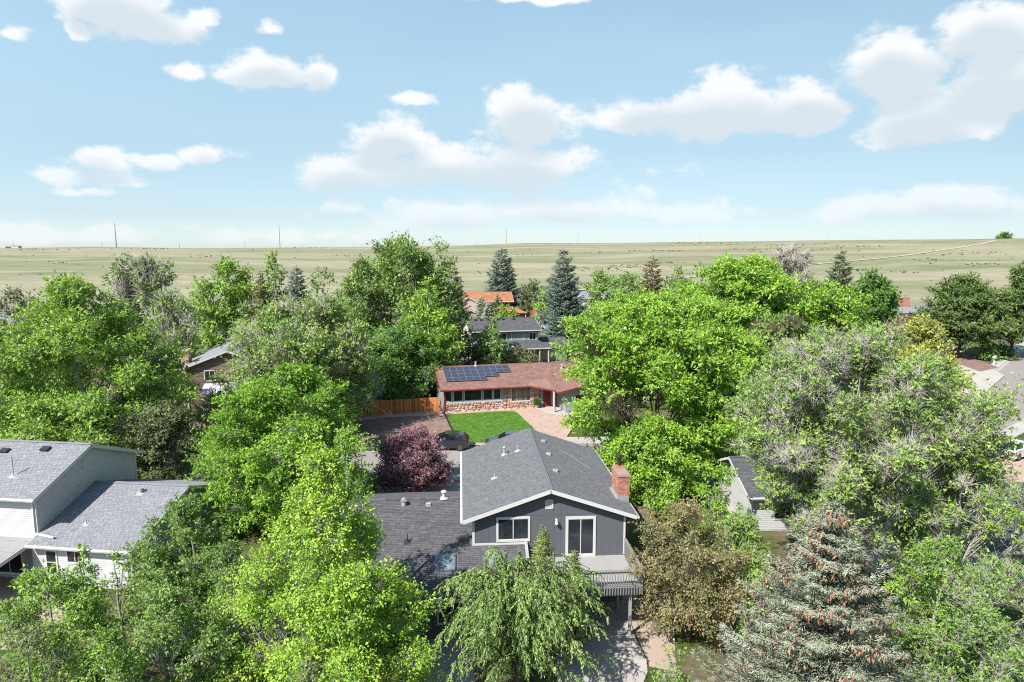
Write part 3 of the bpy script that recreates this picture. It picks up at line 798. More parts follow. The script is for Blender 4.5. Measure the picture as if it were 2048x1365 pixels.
def willow(name, label, px, Y, top, r, leaf='willow', seed=3):
    rng = np.random.default_rng(seed); p = at(px, top, Y); h = p.z; T = thing(name, label, 'tree', (p.x, Y, 0))
    # arching limbs
    nb = 185; segs0, segs1, ra, rb = [], [], [], []
    stem = np.array([[0, 0, 0], [.1, 0, h * .2], [-.05, .1, h * .4], [.1, 0, h * .6], [0, 0, h * .8], [.05, 0, h * .95]]); sr = np.array([.24, .2, .17, .13, .08, .03])
    V, F = tubes(stem[:-1], stem[1:], sr[:-1], sr[1:], 8); fast_mesh('trunk', V, F, np.zeros(len(F)), 'bark_brown', T, smooth=True)
    SP_, SD = [], []
    for i in range(nb):
        ph = rng.random() * 6.28; zf = rng.uniform(.14, .93); P0 = np.array([0, 0, h * zf]); zf = zf; rr = r * rng.uniform(.2, 1.08) * (1.15 - .55 * max(0, zf - .45)) * (1 + .14 * math.sin(2 * ph + 1) + .1 * math.sin(5 * ph))
        s = np.linspace(0, 1, 8)[:, None]; dirh = np.array([math.cos(ph), math.sin(ph), 0])
        arch = min(h - P0[2], h * .55) * rng.uniform(.1, 1.1)
        B = P0 + dirh * rr * s + np.array([0, 0, 1]) * (arch * np.sin(s * 2.4) * 1.1 - (s ** 2.2) * h * .10)
        B += rng.normal(size=B.shape) * .05
        rad = .05 * (1 - s[:, 0] * .8)
        segs0.append(B[:-1]); segs1.append(B[1:]); ra.append(rad[:-1]); rb.append(rad[1:])
        for k in range(20):
            q = rng.uniform(.06, 1) * 7; k0 = min(int(q), 6); pt = B[k0] + (B[k0 + 1] - B[k0]) * (q - k0)
            SP_.append(pt); SD.append(dirh * rng.uniform(.2, .9) + rng.normal(size=3) * .45)
    SP_ = np.array(SP_); SD = np.array(SD); n = len(SP_)
    ln = rng.uniform(.3, 1.35, n) * rng.uniform(.6, 1.4, n) * np.repeat(rng.uniform(.7, 1.25, nb), 20); ks = 9; t = np.linspace(0, 1, ks)
    SD[:, 2] = np.abs(SD[:, 2]) * .5 + .3
    strands = SP_[:, None] + SD[:, None] * (t[None, :, None] * ln[:, None, None] * .5) + np.array([0, 0, -1.])[None, None] * (t[None, :, None] ** 1.9 * ln[:, None, None] * .68)
    strands[:, :, 2] = np.maximum(strands[:, :, 2], .2)
    a = strands[:, :-1].reshape(-1, 3); b = strands[:, 1:].reshape(-1, 3); tw = np.full(len(a), .006)
    segs0.append(a); segs1.append(b); ra.append(tw); rb.append(tw * .8)
    P0 = np.concatenate(segs0); V, F = tubes(P0, np.concatenate(segs1), np.concatenate(ra), np.concatenate(rb), 3)
    fast_mesh('branches', V, F, np.zeros(len(F)), 'bark_brown', T, kind='stuff')
    m = 36; tt = rng.random((n, m)); k0 = np.minimum((tt * (ks - 1)).astype(int), ks - 2); f = (tt * (ks - 1) - k0)[..., None]
    I = np.arange(n)[:, None]; C = strands[I, k0] * (1 - f) + strands[I, k0 + 1] * f; dd = unit(strands[I, k0 + 1] - strands[I, k0])
    C = C.reshape(-1, 3); dd = dd.reshape(-1, 3); N_ = len(C)
    D = unit(dd * .8 + rng.normal(size=(N_, 3)) * .42 + np.array([0, 0, -.35])); NN = unit(rng.normal(size=(N_, 3)) + np.array([0, 0, .8]))
    sz = rng.uniform(.08, .15, N_); val = np.clip(.48 + np.repeat(rng.normal(size=n) * .13 + np.repeat(rng.normal(size=nb) * .16, 20), m) + rng.normal(size=N_) * .14, 0, 1)
    leaves_mesh(C, D, NN, sz, sz * .26, val, True, 'crown', 'leaf_' + leaf, T)
    return T

def conifer(name, label, px, Y, top, r, leaf='farspruce', seed=1, base=.04, cones=0, x=None, h=None, group=None, levels=None, needle=None, power=.92, bare_inner=.25, droop=.18, per_level=None, tipmat=None, z0=0.0, dens=1.0):
    rng = np.random.default_rng(seed); p = at(px, top, Y); x = p.x if x is None else x; h = p.z - z0 if h is None else h
    T = thing(name, label, 'tree', (x, Y, z0), 0, group); dist = math.hypot(x, Y)
    sz = needle or max(.17, 2.6 * dist / 682)
    lv = levels or int(np.clip(h / (sz * 1.15), 16, 46)); segs0, segs1, ra, rb = [], [], [], []
    s = np.linspace(0, 1, 9)[:, None]; st = np.array([0, 0, h]) * s * .985; sr = (.016 * h) * (1 - s[:, 0]) + .015
    V, F = tubes(st[:-1], st[1:], sr[:-1], sr[1:], 7); fast_mesh('trunk', V, F, np.zeros(len(F)), 'bark_brown', T, smooth=True)
    C, D, S, val, tip = [], [], [], [], []
    seedoff = rng.random() * 6
    for i in range(lv):
        t = (i + rng.uniform(-.2, .2)) / lv; t = min(max(t, 0), .985); z = h * (base + (1 - base) * t)
        Lr = r * ((1 - t) ** power) * rng.uniform(.86, 1.1) + sz * .4
        nb = per_level or max(5, int(2 * math.pi * Lr / (sz * 2.5))); nb = min(nb, 17)
        for k in range(nb):
            ph = 6.283 * (k + rng.uniform(-.3, .3)) / nb + i * 2.4 + seedoff
            L = Lr * rng.uniform(.62, 1.16) * (1 + .12 * math.sin(ph * 2 + seed) + .08 * math.sin(ph * 3 + i * .3)); dh = np.array([math.cos(ph), math.sin(ph), 0]); up = .55 * t - droop * 1.2
            q = np.linspace(0, 1, 5)[:, None]; z_ = max(.3, z + rng.normal() * h * .013); B = np.array([0, 0, z_]) + dh * L * q + np.array([0, 0, 1]) * L * (up * q + (.16 * q ** 2 if t < .8 else .1 * q) - .10 * np.sin(q * 3))
            rad = max(.012, .010 * L + .008) * (1 - .75 * q[:, 0]); segs0.append(B[:-1]); segs1.append(B[1:]); ra.append(rad[:-1]); rb.append(rad[1:])
            # side shoots, in a flat fan that hangs a little
            m = max(3, int(dens * L / (sz * .21))); u = np.sort(bare_inner + (1.03 - bare_inner) * rng.random(m)); side = np.cross(dh, [0, 0, 1.]) * np.where(rng.random(m) < .5, -1, 1)[:, None]
            pos = np.array([np.interp(u, q[:, 0], B[:, c]) for c in range(3)]).T
            wsp = .36 * L * (1.05 - u)[:, None] + sz * .35; a = rng.random((m, 1))
            cpos = pos + side * wsp * a + np.array([0, 0, -.22]) * a * wsp + rng.normal(size=(m, 3)) * sz * .14
            dd = unit(dh * (.75) + side * .62 + np.array([0, 0, -.12 + .12 * t]) + rng.normal(size=(m, 3)) * .22)
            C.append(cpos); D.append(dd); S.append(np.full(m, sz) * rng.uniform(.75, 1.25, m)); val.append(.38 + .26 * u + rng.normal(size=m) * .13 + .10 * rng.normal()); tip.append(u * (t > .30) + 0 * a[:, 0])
            if L > sz: C.append(B[-1:]); D.append(dh[None]); S.append(np.array([sz * 1.2])); val.append(np.array([.65])); tip.append(np.array([0.]))
    C = np.concatenate(C); D = np.concatenate(D); S = np.concatenate(S); val = np.concatenate(val); tip = np.concatenate(tip)
    # leader
    nl = 12; C = np.concatenate([C, np.stack([np.zeros(nl), np.zeros(nl), np.linspace(h * .93, h, nl)], 1)]); D = np.concatenate([D, unit(rng.normal(size=(nl, 3)) * .5 + np.array([0, 0, 1.]))]); S = np.concatenate([S, np.full(nl, sz * .8)]); val = np.concatenate([val, np.full(nl, .6)]); tip = np.concatenate([tip, np.zeros(nl)])
    P0 = np.concatenate(segs0); V, F = tubes(P0, np.concatenate(segs1), np.concatenate(ra), np.concatenate(rb), 3); fast_mesh('branches', V, F, np.zeros(len(F)), 'bark_brown', T, kind='stuff')
    # every shoot: a slim brush of needles
    if dist < 40:
        rep = 2; C2 = np.repeat(C, rep, 0) + rng.normal(size=(len(C) * rep, 3)) * sz * .22; D2 = unit(np.repeat(D, rep, 0) + rng.normal(size=(len(C) * rep, 3)) * .35); S2 = np.repeat(S, rep) * .85; v2 = np.repeat(val, rep)
    else: C2, D2, S2, v2 = C, D, S, val
    n = len(C2); a = perp(D2, rng); b = np.cross(D2, a); w = (S2 * (.125 if dist < 40 else .17))[:, None]; L = (S2 * 1.25)[:, None]
    ringp = [C2 + (a * math.cos(th) + b * math.sin(th)) * w for th in (0, 2.094, 4.189)]
    V = np.stack(ringp + [C2 + D2 * L], 1).reshape(-1, 3); f = np.array([[0, 1, 3], [1, 2, 3], [2, 0, 3]]); F = (f[None] + (np.arange(n) * 4)[:, None, None]).reshape(-1, 3)
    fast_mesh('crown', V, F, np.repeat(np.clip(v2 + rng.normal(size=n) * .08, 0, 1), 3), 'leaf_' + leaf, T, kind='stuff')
    if cones:
        cand = np.where((tip > .45) & (C[:, 2] > h * .30))[0]; wgt = (C[cand, 2] / h) ** 2.2 * np.clip(np.sin(C[cand, 0] * 2.3 + 1) * np.sin(C[cand, 1] * 2.1) * np.sin(C[cand, 2] * 2.6) + .35, .01, 1) ** 1.5; idx = rng.choice(cand, min(cones, len(cand)), replace=False, p=wgt / wgt.sum())
        A = C[idx] + rng.normal(size=(len(idx), 3)) * .05 + D[idx] * .08; Bq = A + unit(np.array([0, 0, -1.]) + rng.normal(size=A.shape) * .25) * rng.uniform(.13, .19, (len(idx), 1))
        V1, F1 = tubes(A, (A + Bq) / 2, np.full(len(A), .02), np.full(len(A), .040), 6); V2, F2 = tubes((A + Bq) / 2, Bq, np.full(len(A), .040), np.full(len(A), .013), 6)
        vv = np.repeat(rng.normal(size=len(A)) * .4, 6)
        fast_mesh('cones', np.concatenate([V1, V2]), np.concatenate([F1, F2 + len(V1)]), np.concatenate([vv, vv]), 'cone_brown', T, kind='stuff')
    return T
random.seed(7)
# ================================================================== SETTING
def build_terrain():
    rs = [0.0] + list(np.geomspace(6, 300, 22)) + list(np.linspace(310, 1600, 90)) + list(np.geomspace(1640, 6500, 14))
    na = 288; V = []; F = []
    ang = np.linspace(0, 2 * np.pi, na, endpoint=False)
    for r in rs:
        x = r * np.sin(ang); y = r * np.cos(ang); z = ground_z(x, y)
        V.append(np.stack([x, y, z], 1))
    V = np.concatenate(V)
    i = np.arange(na); j = (i + 1) % na
    for k in range(len(rs) - 1): F.append(np.stack([k * na + i, (k + 1) * na + i, (k + 1) * na + j, k * na + j], 1))
    F = np.concatenate(F)[:, ::-1]
    o = fast_mesh('ground', V, F, np.zeros(len(F)), 'prairie_grass', None, kind='structure', smooth=True)
    if o.data.polygons[na * 5].normal.z < 0: o.data.flip_normals()
    return o
build_terrain()

ROAD = smooth_line([(-170, 60), (-80, 61), (-30, 62.5), (0, 63.5), (18, 64.5), (36, 68), (52, 77.5), (78.5, 102), (105.5, 130.5), (200, 228)], 8)
strip('street', ROAD, -4.6, 4.6, 0, .008, 'asphalt_pink')
strip('gutter', ROAD, -5.05, -4.6, 0, .012, 'concrete'); strip('gutter', ROAD, 4.6, 5.05, 0, .012, 'concrete')
strip('kerb', ROAD, -5.25, -5.05, 0, .12, 'concrete_pale'); strip('kerb', ROAD, 5.05, 5.25, 0, .12, 'concrete_pale')
strip('pavement', ROAD, -6.6, -5.25, 0, .11, 'concrete'); strip('pavement', ROAD, 5.25, 6.5, 0, .11, 'concrete')
def gp(*pts): return [tuple(G(*p)[:2]) for p in pts]
sheet('driveway', [(-10.2, 46.5), (-2.6, 47.5), (-3.2, 57.2), (-11.5, 56.8)], .020, 'concrete')
sheet('path', [(-12.5, 44.5), (-2.5, 45.2), (-2.6, 47.4), (-13, 46.8)], .014, 'gravel_pink')
sheet('patio', gp((1100, 1160), (1262, 1160), (1262, 1250), (1270, 1275), (1283, 1300), (1293, 1322), (1295, 1345), (1285, 1370), (1262, 1460), (1120, 1460)), .024, 'concrete')
sheet('patio', gp((1264, 1180), (1345, 1190), (1352, 1345), (1299, 1334), (1296, 1322), (1285, 1298), (1272, 1272), (1264, 1250)), .016, 'concrete_tan')
sheet('patio', gp((700, 1235), (940, 1235), (960, 1480), (680, 1480)), .012, 'concrete')
sheet('path', gp((0, 1150), (150, 1165), (110, 1300), (-140, 1300)), .012, 'concrete_tan')
# front yard of the stone house
sheet('gravel_bed', gp((655, 838), (884, 822), (1060, 808), (1110, 800), (1150, 850), (1120, 898), (960, 893), (720, 896), (640, 880)), .116, 'gravel_pink')
sheet('mulch_bed', gp((640, 858), (760, 838), (870, 832), (892, 834), (899, 852), (905, 866), (915, 889), (700, 893)), .122, 'mulch')
lawn_pts = gp((891, 832), (930, 829), (985, 825.5), (1028, 824), (1036, 829), (1048, 841), (1067, 858), (1083, 876), (1092, 889), (941, 888), (921, 884), (908, 868), (900, 851))
sheet('lawn', lawn_pts, .128, 'lawn_green')
def lawn_grass():
    rng = np.random.default_rng(5); P = np.array(lawn_pts); lo, hi = P.min(0), P.max(0); n = 26000
    q = rng.uniform(lo, hi, (n, 2)); ins = np.zeros(n, bool)
    for i in range(len(P)):
        a, b = P[i], P[(i + 1) % len(P)]
        c = ((a[1] > q[:, 1]) != (b[1] > q[:, 1])) & (q[:, 0] < (b[0] - a[0]) * (q[:, 1] - a[1]) / (b[1] - a[1] + 1e-12) + a[0]); ins ^= c
    q = q[ins]; n = len(q); C = np.concatenate([q, np.full((n, 1), .127)], 1)
    D = unit(rng.normal(size=(n, 3)) * .5 + np.array([0, 0, 1.])); S = rng.uniform(.04, .085, n)
    o = leaves_mesh(C, D, unit(rng.normal(size=(n, 3))), S, S * .8, rng.random(n), False, 'grass', 'leaf_turf', None); o['kind'] = 'stuff'
    tag(o, 'short bright green turf blades of the front lawn', 'grass')
lawn_grass()
mb = MB(); E = gp((884, 823), (891, 834), (899, 852), (906, 866), (918, 889))
for a, b in zip(E, E[1:]): mb.beam((*a, .15), (*b, .15), .16, .14)
tag(mb.build('edging', 'edging'), 'dark curved landscape edging between green lawn and mulch', 'edging')
# neighbouring drives
sheet('driveway', gp((1880, 735), (1935, 718), (2010, 752), (1955, 800), (1890, 770)), .116, 'concrete_pale')
sheet('driveway', gp((1985, 706), (2040, 688), (2048, 694), (1992, 716)), .118, 'concrete')
sheet('driveway', [(16, 50), (25, 50), (26, 58.5), (15, 58.5)], .02, 'concrete')
sheet('driveway', [(-64, 66.5), (-50, 66), (-48, 82), (-62, 84)], .02, 'concrete')
sheet('bare_yard', gp((1650, 905), (2048, 895), (2120, 960), (1800, 985)), .006, 'gravel_pink')
sheet('mulch_bed', gp((1855, 712), (1915, 705), (1998, 737), (1960, 745), (1895, 722)), .125, 'mulch')
sheet('lawn', gp((1085, 645), (1110, 640), (1128, 668), (1095, 672)), .05, 'lawn_green')
sheet('path', gp((1060, 636), (1100, 640), (1110, 646), (1070, 645)), .04, 'concrete_tan')
sheet('path', gp((1000, 745), (1115, 722), (1130, 728), (1020, 752)), .03, 'gravel_pink')

# dirt trail over the prairie
def ribbon(name, pix, w0, w1, mat, lift=.35):
    L = []
    for i in range(len(pix) - 1):
        for k in range(6):
            t = k / 6; L.append(G(pix[i][0] * (1 - t) + pix[i + 1][0] * t, pix[i][1] * (1 - t) + pix[i + 1][1] * t))
    L.append(G(*pix[-1])); L = [q for q in L if q is not None]; mb = MB(); prev = None; n = len(L)
    for i, p in enumerate(L):
        d = (L[min(i + 1, n - 1)] - L[max(i - 1, 0)]); d.z = 0; d.normalize(); s = Vector((d.y, -d.x, 0)); w = (w0 + (w1 - w0) * i / n) / 2
        a = p + s * w; b = p - s * w; a.z = float(ground_z(a.x, a.y)) + lift; b.z = float(ground_z(b.x, b.y)) + lift
        if prev: mb.add([prev[0], prev[1], b, a], [(0, 1, 2, 3)])
        prev = (a, b)
    o = mb.build(name, mat); o['kind'] = 'structure'; return o
ribbon('trail', [(1090, 588), (1165, 581), (1225, 573), (1300, 563), (1380, 556), (1430, 550.5), (1500, 543), (1580, 533.5), (1660, 527), (1740, 519.5), (1810, 512), (1870, 503), (1920, 496), (1960, 489), (1992, 481.5)], 3.0, 6.0, 'trail')
ribbon('trail', [(1180, 521), (1260, 518), (1340, 515), (1420, 513)], 3, 3, 'gravel_pink', .2)
ribbon('trail', [(300, 541), (345, 548), (390, 552)], 3, 3, 'gravel_pink', .2)

# post-and-rail fence beside the trail
def rail_fence(name, label, pix, n, hgt=1.5):
    T = thing(name, label, 'fence', (0, 0, 0)); L = []
    for i in range(n):
        t = i / (n - 1) * (len(pix) - 1); k = min(int(t), len(pix) - 2); f = t - k
        L.append(G(pix[k][0] * (1 - f) + pix[k + 1][0] * f, pix[k][1] * (1 - f) + pix[k + 1][1] * f))
    me = MB().box(-.13, .13, -.13, .13, -.2, hgt).build('post', 'old_wood', T); me.location = L[0]
    for p in L[1:]: copy_child(me, T, p)
    for k, z in enumerate((hgt * .9, hgt * .5)):
        r = MB()
        for a, b in zip(L, L[1:]): r.beam(a + Vector((0, 0, z)), b + Vector((0, 0, z)), .09, .13)
        r.build('rail', 'old_wood', T)
rail_fence('rail_fence', 'weathered post and rail fence along the dirt trail beyond the green trees', [(1372, 552), (1430, 545), (1520, 534)], 18)
rail_fence('rail_fence', 'low rail fence at the prairie edge between the two tall spruces and the bushes', [(1035, 586), (1110, 578), (1160, 573), (1240, 565)], 20, 1.6)

# prairie brush, too many to count
def brush():
    rng = np.random.default_rng(11); pts = []
    rows = [(1168, 541, 30, 3), (1205, 537, 45, 2.5), (1250, 532, 40, 2), (1270, 535, 40, 2), (1225, 541, 30, 3), (1330, 526, 40, 1.5), (1300, 502, 60, 1.2), (1345, 502, 40, 1), (1195, 506, 30, 1), (1420, 486, 60, 1.5),
            (1460, 489, 70, 2), (1360, 487, 60, 1), (1580, 491, 80, 2), (1720, 493, 80, 2), (1930, 508, 70, 2.5), (1950, 530, 60, 1.5), (1500, 500, 100, 3), (1640, 498, 80, 3), (1860, 520, 50, 2), (700, 512, 50, 1.5), (420, 513, 60, 2), (120, 527, 25, 1.5),
            (75, 500, 60, 1), (300, 498, 80, 1), (620, 496, 70, 1), (960, 548, 20, 3), (1040, 510, 30, 1), (1720, 541, 30, 2), (1800, 545, 30, 2)]
    for cx, cy, w, hh in rows:
        for _ in range(int(w * .42)):
            p = G(cx + rng.normal() * w * .45, cy + rng.normal() * hh * .6)
            if p is not None and p.length < 1500: pts.append(p)
    for _ in range(170):
        p = G(rng.uniform(0, 2048), 484 + abs(rng.normal()) * 42)
        if p is not None and 300 < p.length < 1450: pts.append(p)
    P = np.array([(p.x, p.y, float(ground_z(p.x, p.y))) for p in pts]); n = len(P)
    d = np.linalg.norm(P, axis=1); s = rng.uniform(.3, .85, n) * (d / 800) ** .5
    V, F, A = [], [], []; m = 7
    for i in range(n):
        a = np.arange(m) * 2 * np.pi / m + rng.random(); rr = s[i] * rng.uniform(.6, 1.3, m); k = len(V) * (m * 2 + 1)
        base = np.stack([np.cos(a) * rr * 1.5, np.sin(a) * rr, np.full(m, -.2)], 1); mid = np.stack([np.cos(a) * rr * 1.1, np.sin(a) * rr * .8, s[i] * rng.uniform(.5, .9, m)], 1)
        V.append(np.concatenate([base, mid, [[0, 0, s[i] * 1.05]]]) + P[i]); ii = np.arange(m); jj = (ii + 1) % m
        F += [(k + a_, k + b_, k + m + b_) for a_, b_ in zip(ii, jj)] + [(k + a_, k + m + b_, k + m + a_) for a_, b_ in zip(ii, jj)] + [(k + m + a_, k + m + b_, k + 2 * m) for a_, b_ in zip(ii, jj)]
        A += [rng.uniform(-1, 1)] * (3 * m)
    o = fast_mesh('prairie_brush', np.concatenate(V), np.array(F), A, 'scrub', None, kind='stuff')
    tag(o, 'dark low brush scattered over the dry prairie', 'brush')
brush()

# power poles near the skyline
def pole(px, ytop, Y, w, label, arms=0, base=None):
    p = at(px, ytop, Y); z0 = float(ground_z(p.x, Y)) - 1
    T = thing('power_pole', label, 'pole', (p.x, Y, z0), 0, 'power poles along the skyline')
    hh = p.z - z0
    MB().cyl((0, 0, 0), (0, 0, hh), w, w * .45, 8).build('shaft', 'pole_grey', T)
    if arms:
        for k in range(arms):
            z = hh * (1 - .06 - .14 * k); MB().beam((-hh * .07, 0, z), (hh * .07, 0, z), w * .6, w * .6).build('cross_arm', 'pole_grey', T)
for a in [(229, 447, 1150, .95, 'tallest steel power pole on the left skyline', 0), (558, 452, 1250, .75, 'tall steel power pole above the left middle trees', 1),
          (816, 455, 1250, .75, 'steel power pole rising over the big central cottonwoods', 0), (1013, 458, 1500, .45, 'power pole with cross arm above the spruce of the middle', 2),
          (1156, 464, 1600, .42, 'thin power pole right of the second spruce top', 1), (26, 483, 1200, .45, 'short pole beside the far ranch buildings', 0),
          (203, 484, 1250, .4, 'short pole just left of the tallest power pole', 0), (358, 483, 1300, .4, 'short pole on the bare left skyline', 0), (489, 483, 1350, .35, 'small pole left of the tall pole over the left trees', 0),
          (604, 484, 1350, .35, 'small pole right of the tall pole over the left trees', 0), (708, 485, 1400, .35, 'small pole left of the cottonwood crowns', 0), (954, 481, 1450, .35, 'small pole between cottonwoods and first spruce', 0),
          (1112, 474, 1600, .32, 'small pole left of the second spruce top', 0), (1200, 471, 1600, .3, 'faint pole on the middle right skyline', 0), (1402, 468, 1650, .3, 'faint pole above the green locust canopy', 0), (1655, 465, 1650, .32, 'faint pole above the dark right spruce', 0)]:
    pole(*a)
# far ranch
for (px, w, Y, lab, m) in ((33, 6, 1180, 'far ranch shed with pale roof on the left skyline', 'pale_siding'), (20, 5, 1190, 'second far ranch shed left of the pale one', 'brown_wall')):
    p = at(px, 497, Y); z = float(ground_z(p.x, Y)); T = thing('ranch_shed', lab, 'shed', (p.x, Y, z))
    gable_body(T, 'x', -w, w, -4, 4, 2.6, 4.4, m); gable_roof(T, 'x', -w - .5, w + .5, -4.5, 4.5, 2.5, 4.5, 'shingle_light', detail=False, gutters=False)

# ================================================================== GREY HOUSE
def rotz(a): return R(a)
def grey_house():
    T = thing('split_level_house', 'dark slate house with white trim, grey shingle roof and wooden deck in the centre', 'house', (-2.12, 36.23, 0), R(4.3))
    W, D, zw = 8.5, 11.7, 5.38; sl_ = .34; xm = W / 2; zp = zw + xm * sl_
    wall = gable_body(T, 'y', 0, W, 0, D, zw, zp, 'wall_slate')
    # grooved plywood panels on the gable face, with the belt seam
    fr = wall_frame((0, 0, 0), (0, -1)); m = MB()
    pent = [(0.0, 0.0), (W, 0.0), (W, zw), (xm, zp), (0.0, zw)]
    holes = [(.95, 3.55, 1.32 + .0, 0)]
    x = 0.0
    def top(x): return zw + sl_ * min(x, W - x)
    while x < W - .01:
        x1 = min(x + .405, W)
        for z0, z1 in ((0.02, 5.28), (5.30, None)):
            a, b = x + .0035, x1 - .0035
            if z1: m.prism([(a, z0), (b, z0), (b, z1), (a, z1)], 0, .012, fr)
            else:
                ta, tb = top(a), top(b)
                if min(ta, tb) > z0 + .02:
                    poly = [(a, z0), (b, z0), (b, tb - .01)] + ([(xm, zp - .01)] if a < xm < b else []) + [(a, ta - .01)]
                    m.prism(poly, 0, .012, fr)
        x = x1
    m.build('siding_panel', 'wall_slate', wall, kind='stuff')
    r = gable_roof(T, 'y', -.62, W + .62, -.47, D + .45, 5.30, 5.30 + (xm + .62) * sl_, 'shingle_grey', tw=.30, ex=.142, thick=.13, fas=.2)
    MB().box(-.10, .035, -.045, .03, 3.72, zw - .02).build('corner_board', 'white_trim', T); MB().box(W - .035, W + .07, -.045, .03, 2.85, zw - .02).build('corner_board', 'white_trim', T)
    MB().box(-.10, 3.0, -.05, -.013, 3.64, 3.76).build('belt_board', 'white_trim', T)
    window(T, fr, 1.36, 3.93, 1.66, 1.22, 2, .12, depth=.06, label='white double slider window above the low roof')
    d = window(T, fr, 5.30, 2.93, 1.42, 2.1, 2, .15, name='sliding_door', depth=.07, gmat='glass')
    MB().box(5.26, 5.3 + .74, 2.9, 2.98, .03, .09, fr).build('sill', 'white_trim', d)
    # gable louvre vent
    g = MB(); a, b = 3.98, 5.66; g.box(a, a + .46, b, b + .05, 0, .05, fr).box(a, a + .46, b + .5, b + .55, 0, .05, fr).box(a, a + .05, b, b + .55, 0, .05, fr).box(a + .41, a + .46, b, b + .55, 0, .05, fr)
    gv = g.build('gable_vent', 'white_trim', T); lv = MB()
    for k in range(8): lv.box(a + .05, a + .41, b + .06 + k * .056, b + .10 + k * .056, .012, .035, fr)
    lv.build('louvre', 'white_trim', gv)
    # wall lamp
    lp = Vector(fr((4.62, 5.02, .0))); L = MB().cyl(lp, lp + Vector((0, -.05, 0)), .07, n=10).beam(lp + Vector((0, -.05, 0)), lp + Vector((0, -.2, .05)), .03, .03).cyl(lp + Vector((0, -.2, .02)), lp + Vector((0, -.2, -.18)), .05, .11, 12)
    L.build('wall_lamp', 'white_trim', T)
    # roof furniture
    frL = plane_frame((-.62, D + .45, 5.3), (-.62, -.47, 5.3), (xm, D + .45, 5.3 + (xm + .62) * sl_)); frR = plane_frame((W + .62, -.47, 5.3), (W + .62, D + .45, 5.3), (xm, -.47, 5.3 + (xm + .62) * sl_))
    for yy in (3.3, 6.6, 9.6): roof_vent(r, frR, yy + .47, 4.35)
    roof_pipe(r, frL, D + .45 - 8.2, 3.0, .5, .07, cap=True); roof_pipe(r, frL, D + .45 - 8.0, 4.3 - .35, .38, .04); roof_pipe(r, frL, D + .45 - 4.4, 2.1, .3, .035)
    st = MB(); pts = [Vector(frR((8.9, 3.3, .05))), Vector(frR((8.3, 2.6, .09))), Vector(frR((7.3, 2.0, .05))), Vector(frR((6.6, 1.5, .06)))]
    for p, q in zip(pts, pts[1:]): st.cyl(p, q, .014, .010, 6)
    o = st.build('fallen_branch', 'bark_pale'); o.matrix_world = T.matrix_basis.copy(); tag(o, 'thin fallen branch lying on the grey shingle roof', 'branch')
    # chimney on the right eave, with steps of flashing
    c = chimney(T, W + .0, W + .66, 1.55, 3.25, 0.0, 6.86)
    MB().cyl((W + .33, 2.9, 6.99), (W + .33, 2.9, 7.12), .16, n=14).build('flue_tile', 'terracotta', c); MB().box(W + .1, W + .56, 2.65, 3.12, 6.98, 7.10).build('flue_base', 'brick_red', c)
    MB().cyl((W + .33, 2.9, 7.08), (W + .33, 2.9, 7.62), .085, n=12).cyl((W + .33, 2.9, 7.60), (W + .33, 2.9, 7.68), .2, .2, 14).cyl((W + .33, 2.9, 7.68), (W + .33, 2.9, 7.77), .2, .05, 14).build('flue', 'metal_dark', c)
    zl = lambda xx: 5.3 + sl_ * (W + .62 - xx)
    MB().box(W - .035, W - .002, 1.50, 3.30, zl(W) - .05, zl(W) + .22).box(W - .03, W + .62, 1.47, 1.535, 5.2, zl(W) + .16).box(W - .22, W - .03, 1.45, 3.3, zl(W) + .0, zl(W) + .085).build('flashing', 'flashing', c)
    # ---- low wing with the two skylights
    x0, xr, ye, ym, yb, ze, zr = -8.3, 2.92, -3.62, 4.0, 11.62, 2.5, 4.93; s2 = (zr - ze) / (ym - ye); zAt = lambda y: ze + s2 * (y - ye)
    wf = plane_frame((x0, ye, ze), (xr, ye, ze), (x0, ym, zr)); sc = math.sqrt(1 + s2 * s2); Lw = xr - x0
    rf = MB(); jw = (0 - ye) * sc
    rf.box(0, Lw, 0, jw, -.13, -.001, wf).box(0, -x0 - .015, jw, (ym - ye) * sc, -.13, -.001, wf)
    wb = plane_frame((-.03, yb, ze), (x0, yb, ze), (-.03, ym, zr)); rf.box(0, -x0, 0, (yb - ym) * sc, -.128, -.003, wb)
    rw = rf.build('wing_roof', 'shingle_wing', T)
    sh = MB().shingles(wf, [(0, 0), (Lw, 0), (Lw, jw), (0, jw)], .30, .142, lift=.021).shingles(wf, [(0, jw), (-x0 - .02, jw), (-x0 - .02, (ym - ye) * sc), (0, (ym - ye) * sc)], .30, .142, lift=.021)
    sh.shingles(wb, [(0, 0), (-x0, 0), (-x0, (yb - ym) * sc), (0, (yb - ym) * sc)], .3, .142); sh.build('shingles', 'shingle_wing', rw, kind='stuff')
    rc = MB(); xx = x0
    while xx < -.2:
        rc.box(xx, xx + .29, ym - .15, ym + .15, zr - .02, zr + .018 + .01 * random.random(), v=random.uniform(-1, 1)); xx += .30
    rc.build('ridge_cap', 'shingle_wing', rw, kind='stuff')
    MB().box(x0 - .03, xr + .03, ye - .03, ye - .003, ze - .18, ze - .01).beam((xr + .02, ye, ze - .08), (xr + .02, -.02, zAt(0) - .08), .035, .17).beam((x0 - .02, ye, ze - .08), (x0 - .02, ym, zr - .08), .035, .17).build('fascia', 'metal_grey', rw)
    MB().box(x0 - .03, xr + .03, ye - .15, ye - .03, ze - .13, ze - .02).build('gutter', 'metal_light', rw)
    MB().beam((xr - .02, ye + 1.2, zAt(ye + 1.2) + .05), (xr - .02, -.04, zAt(-.02) + .10), .16, .10).build('roof_kerb', 'metal_light', rw)
    wl = MB(); wl.box(x0 + .4, 2.55, -3.1, 0, 0, 2.62)
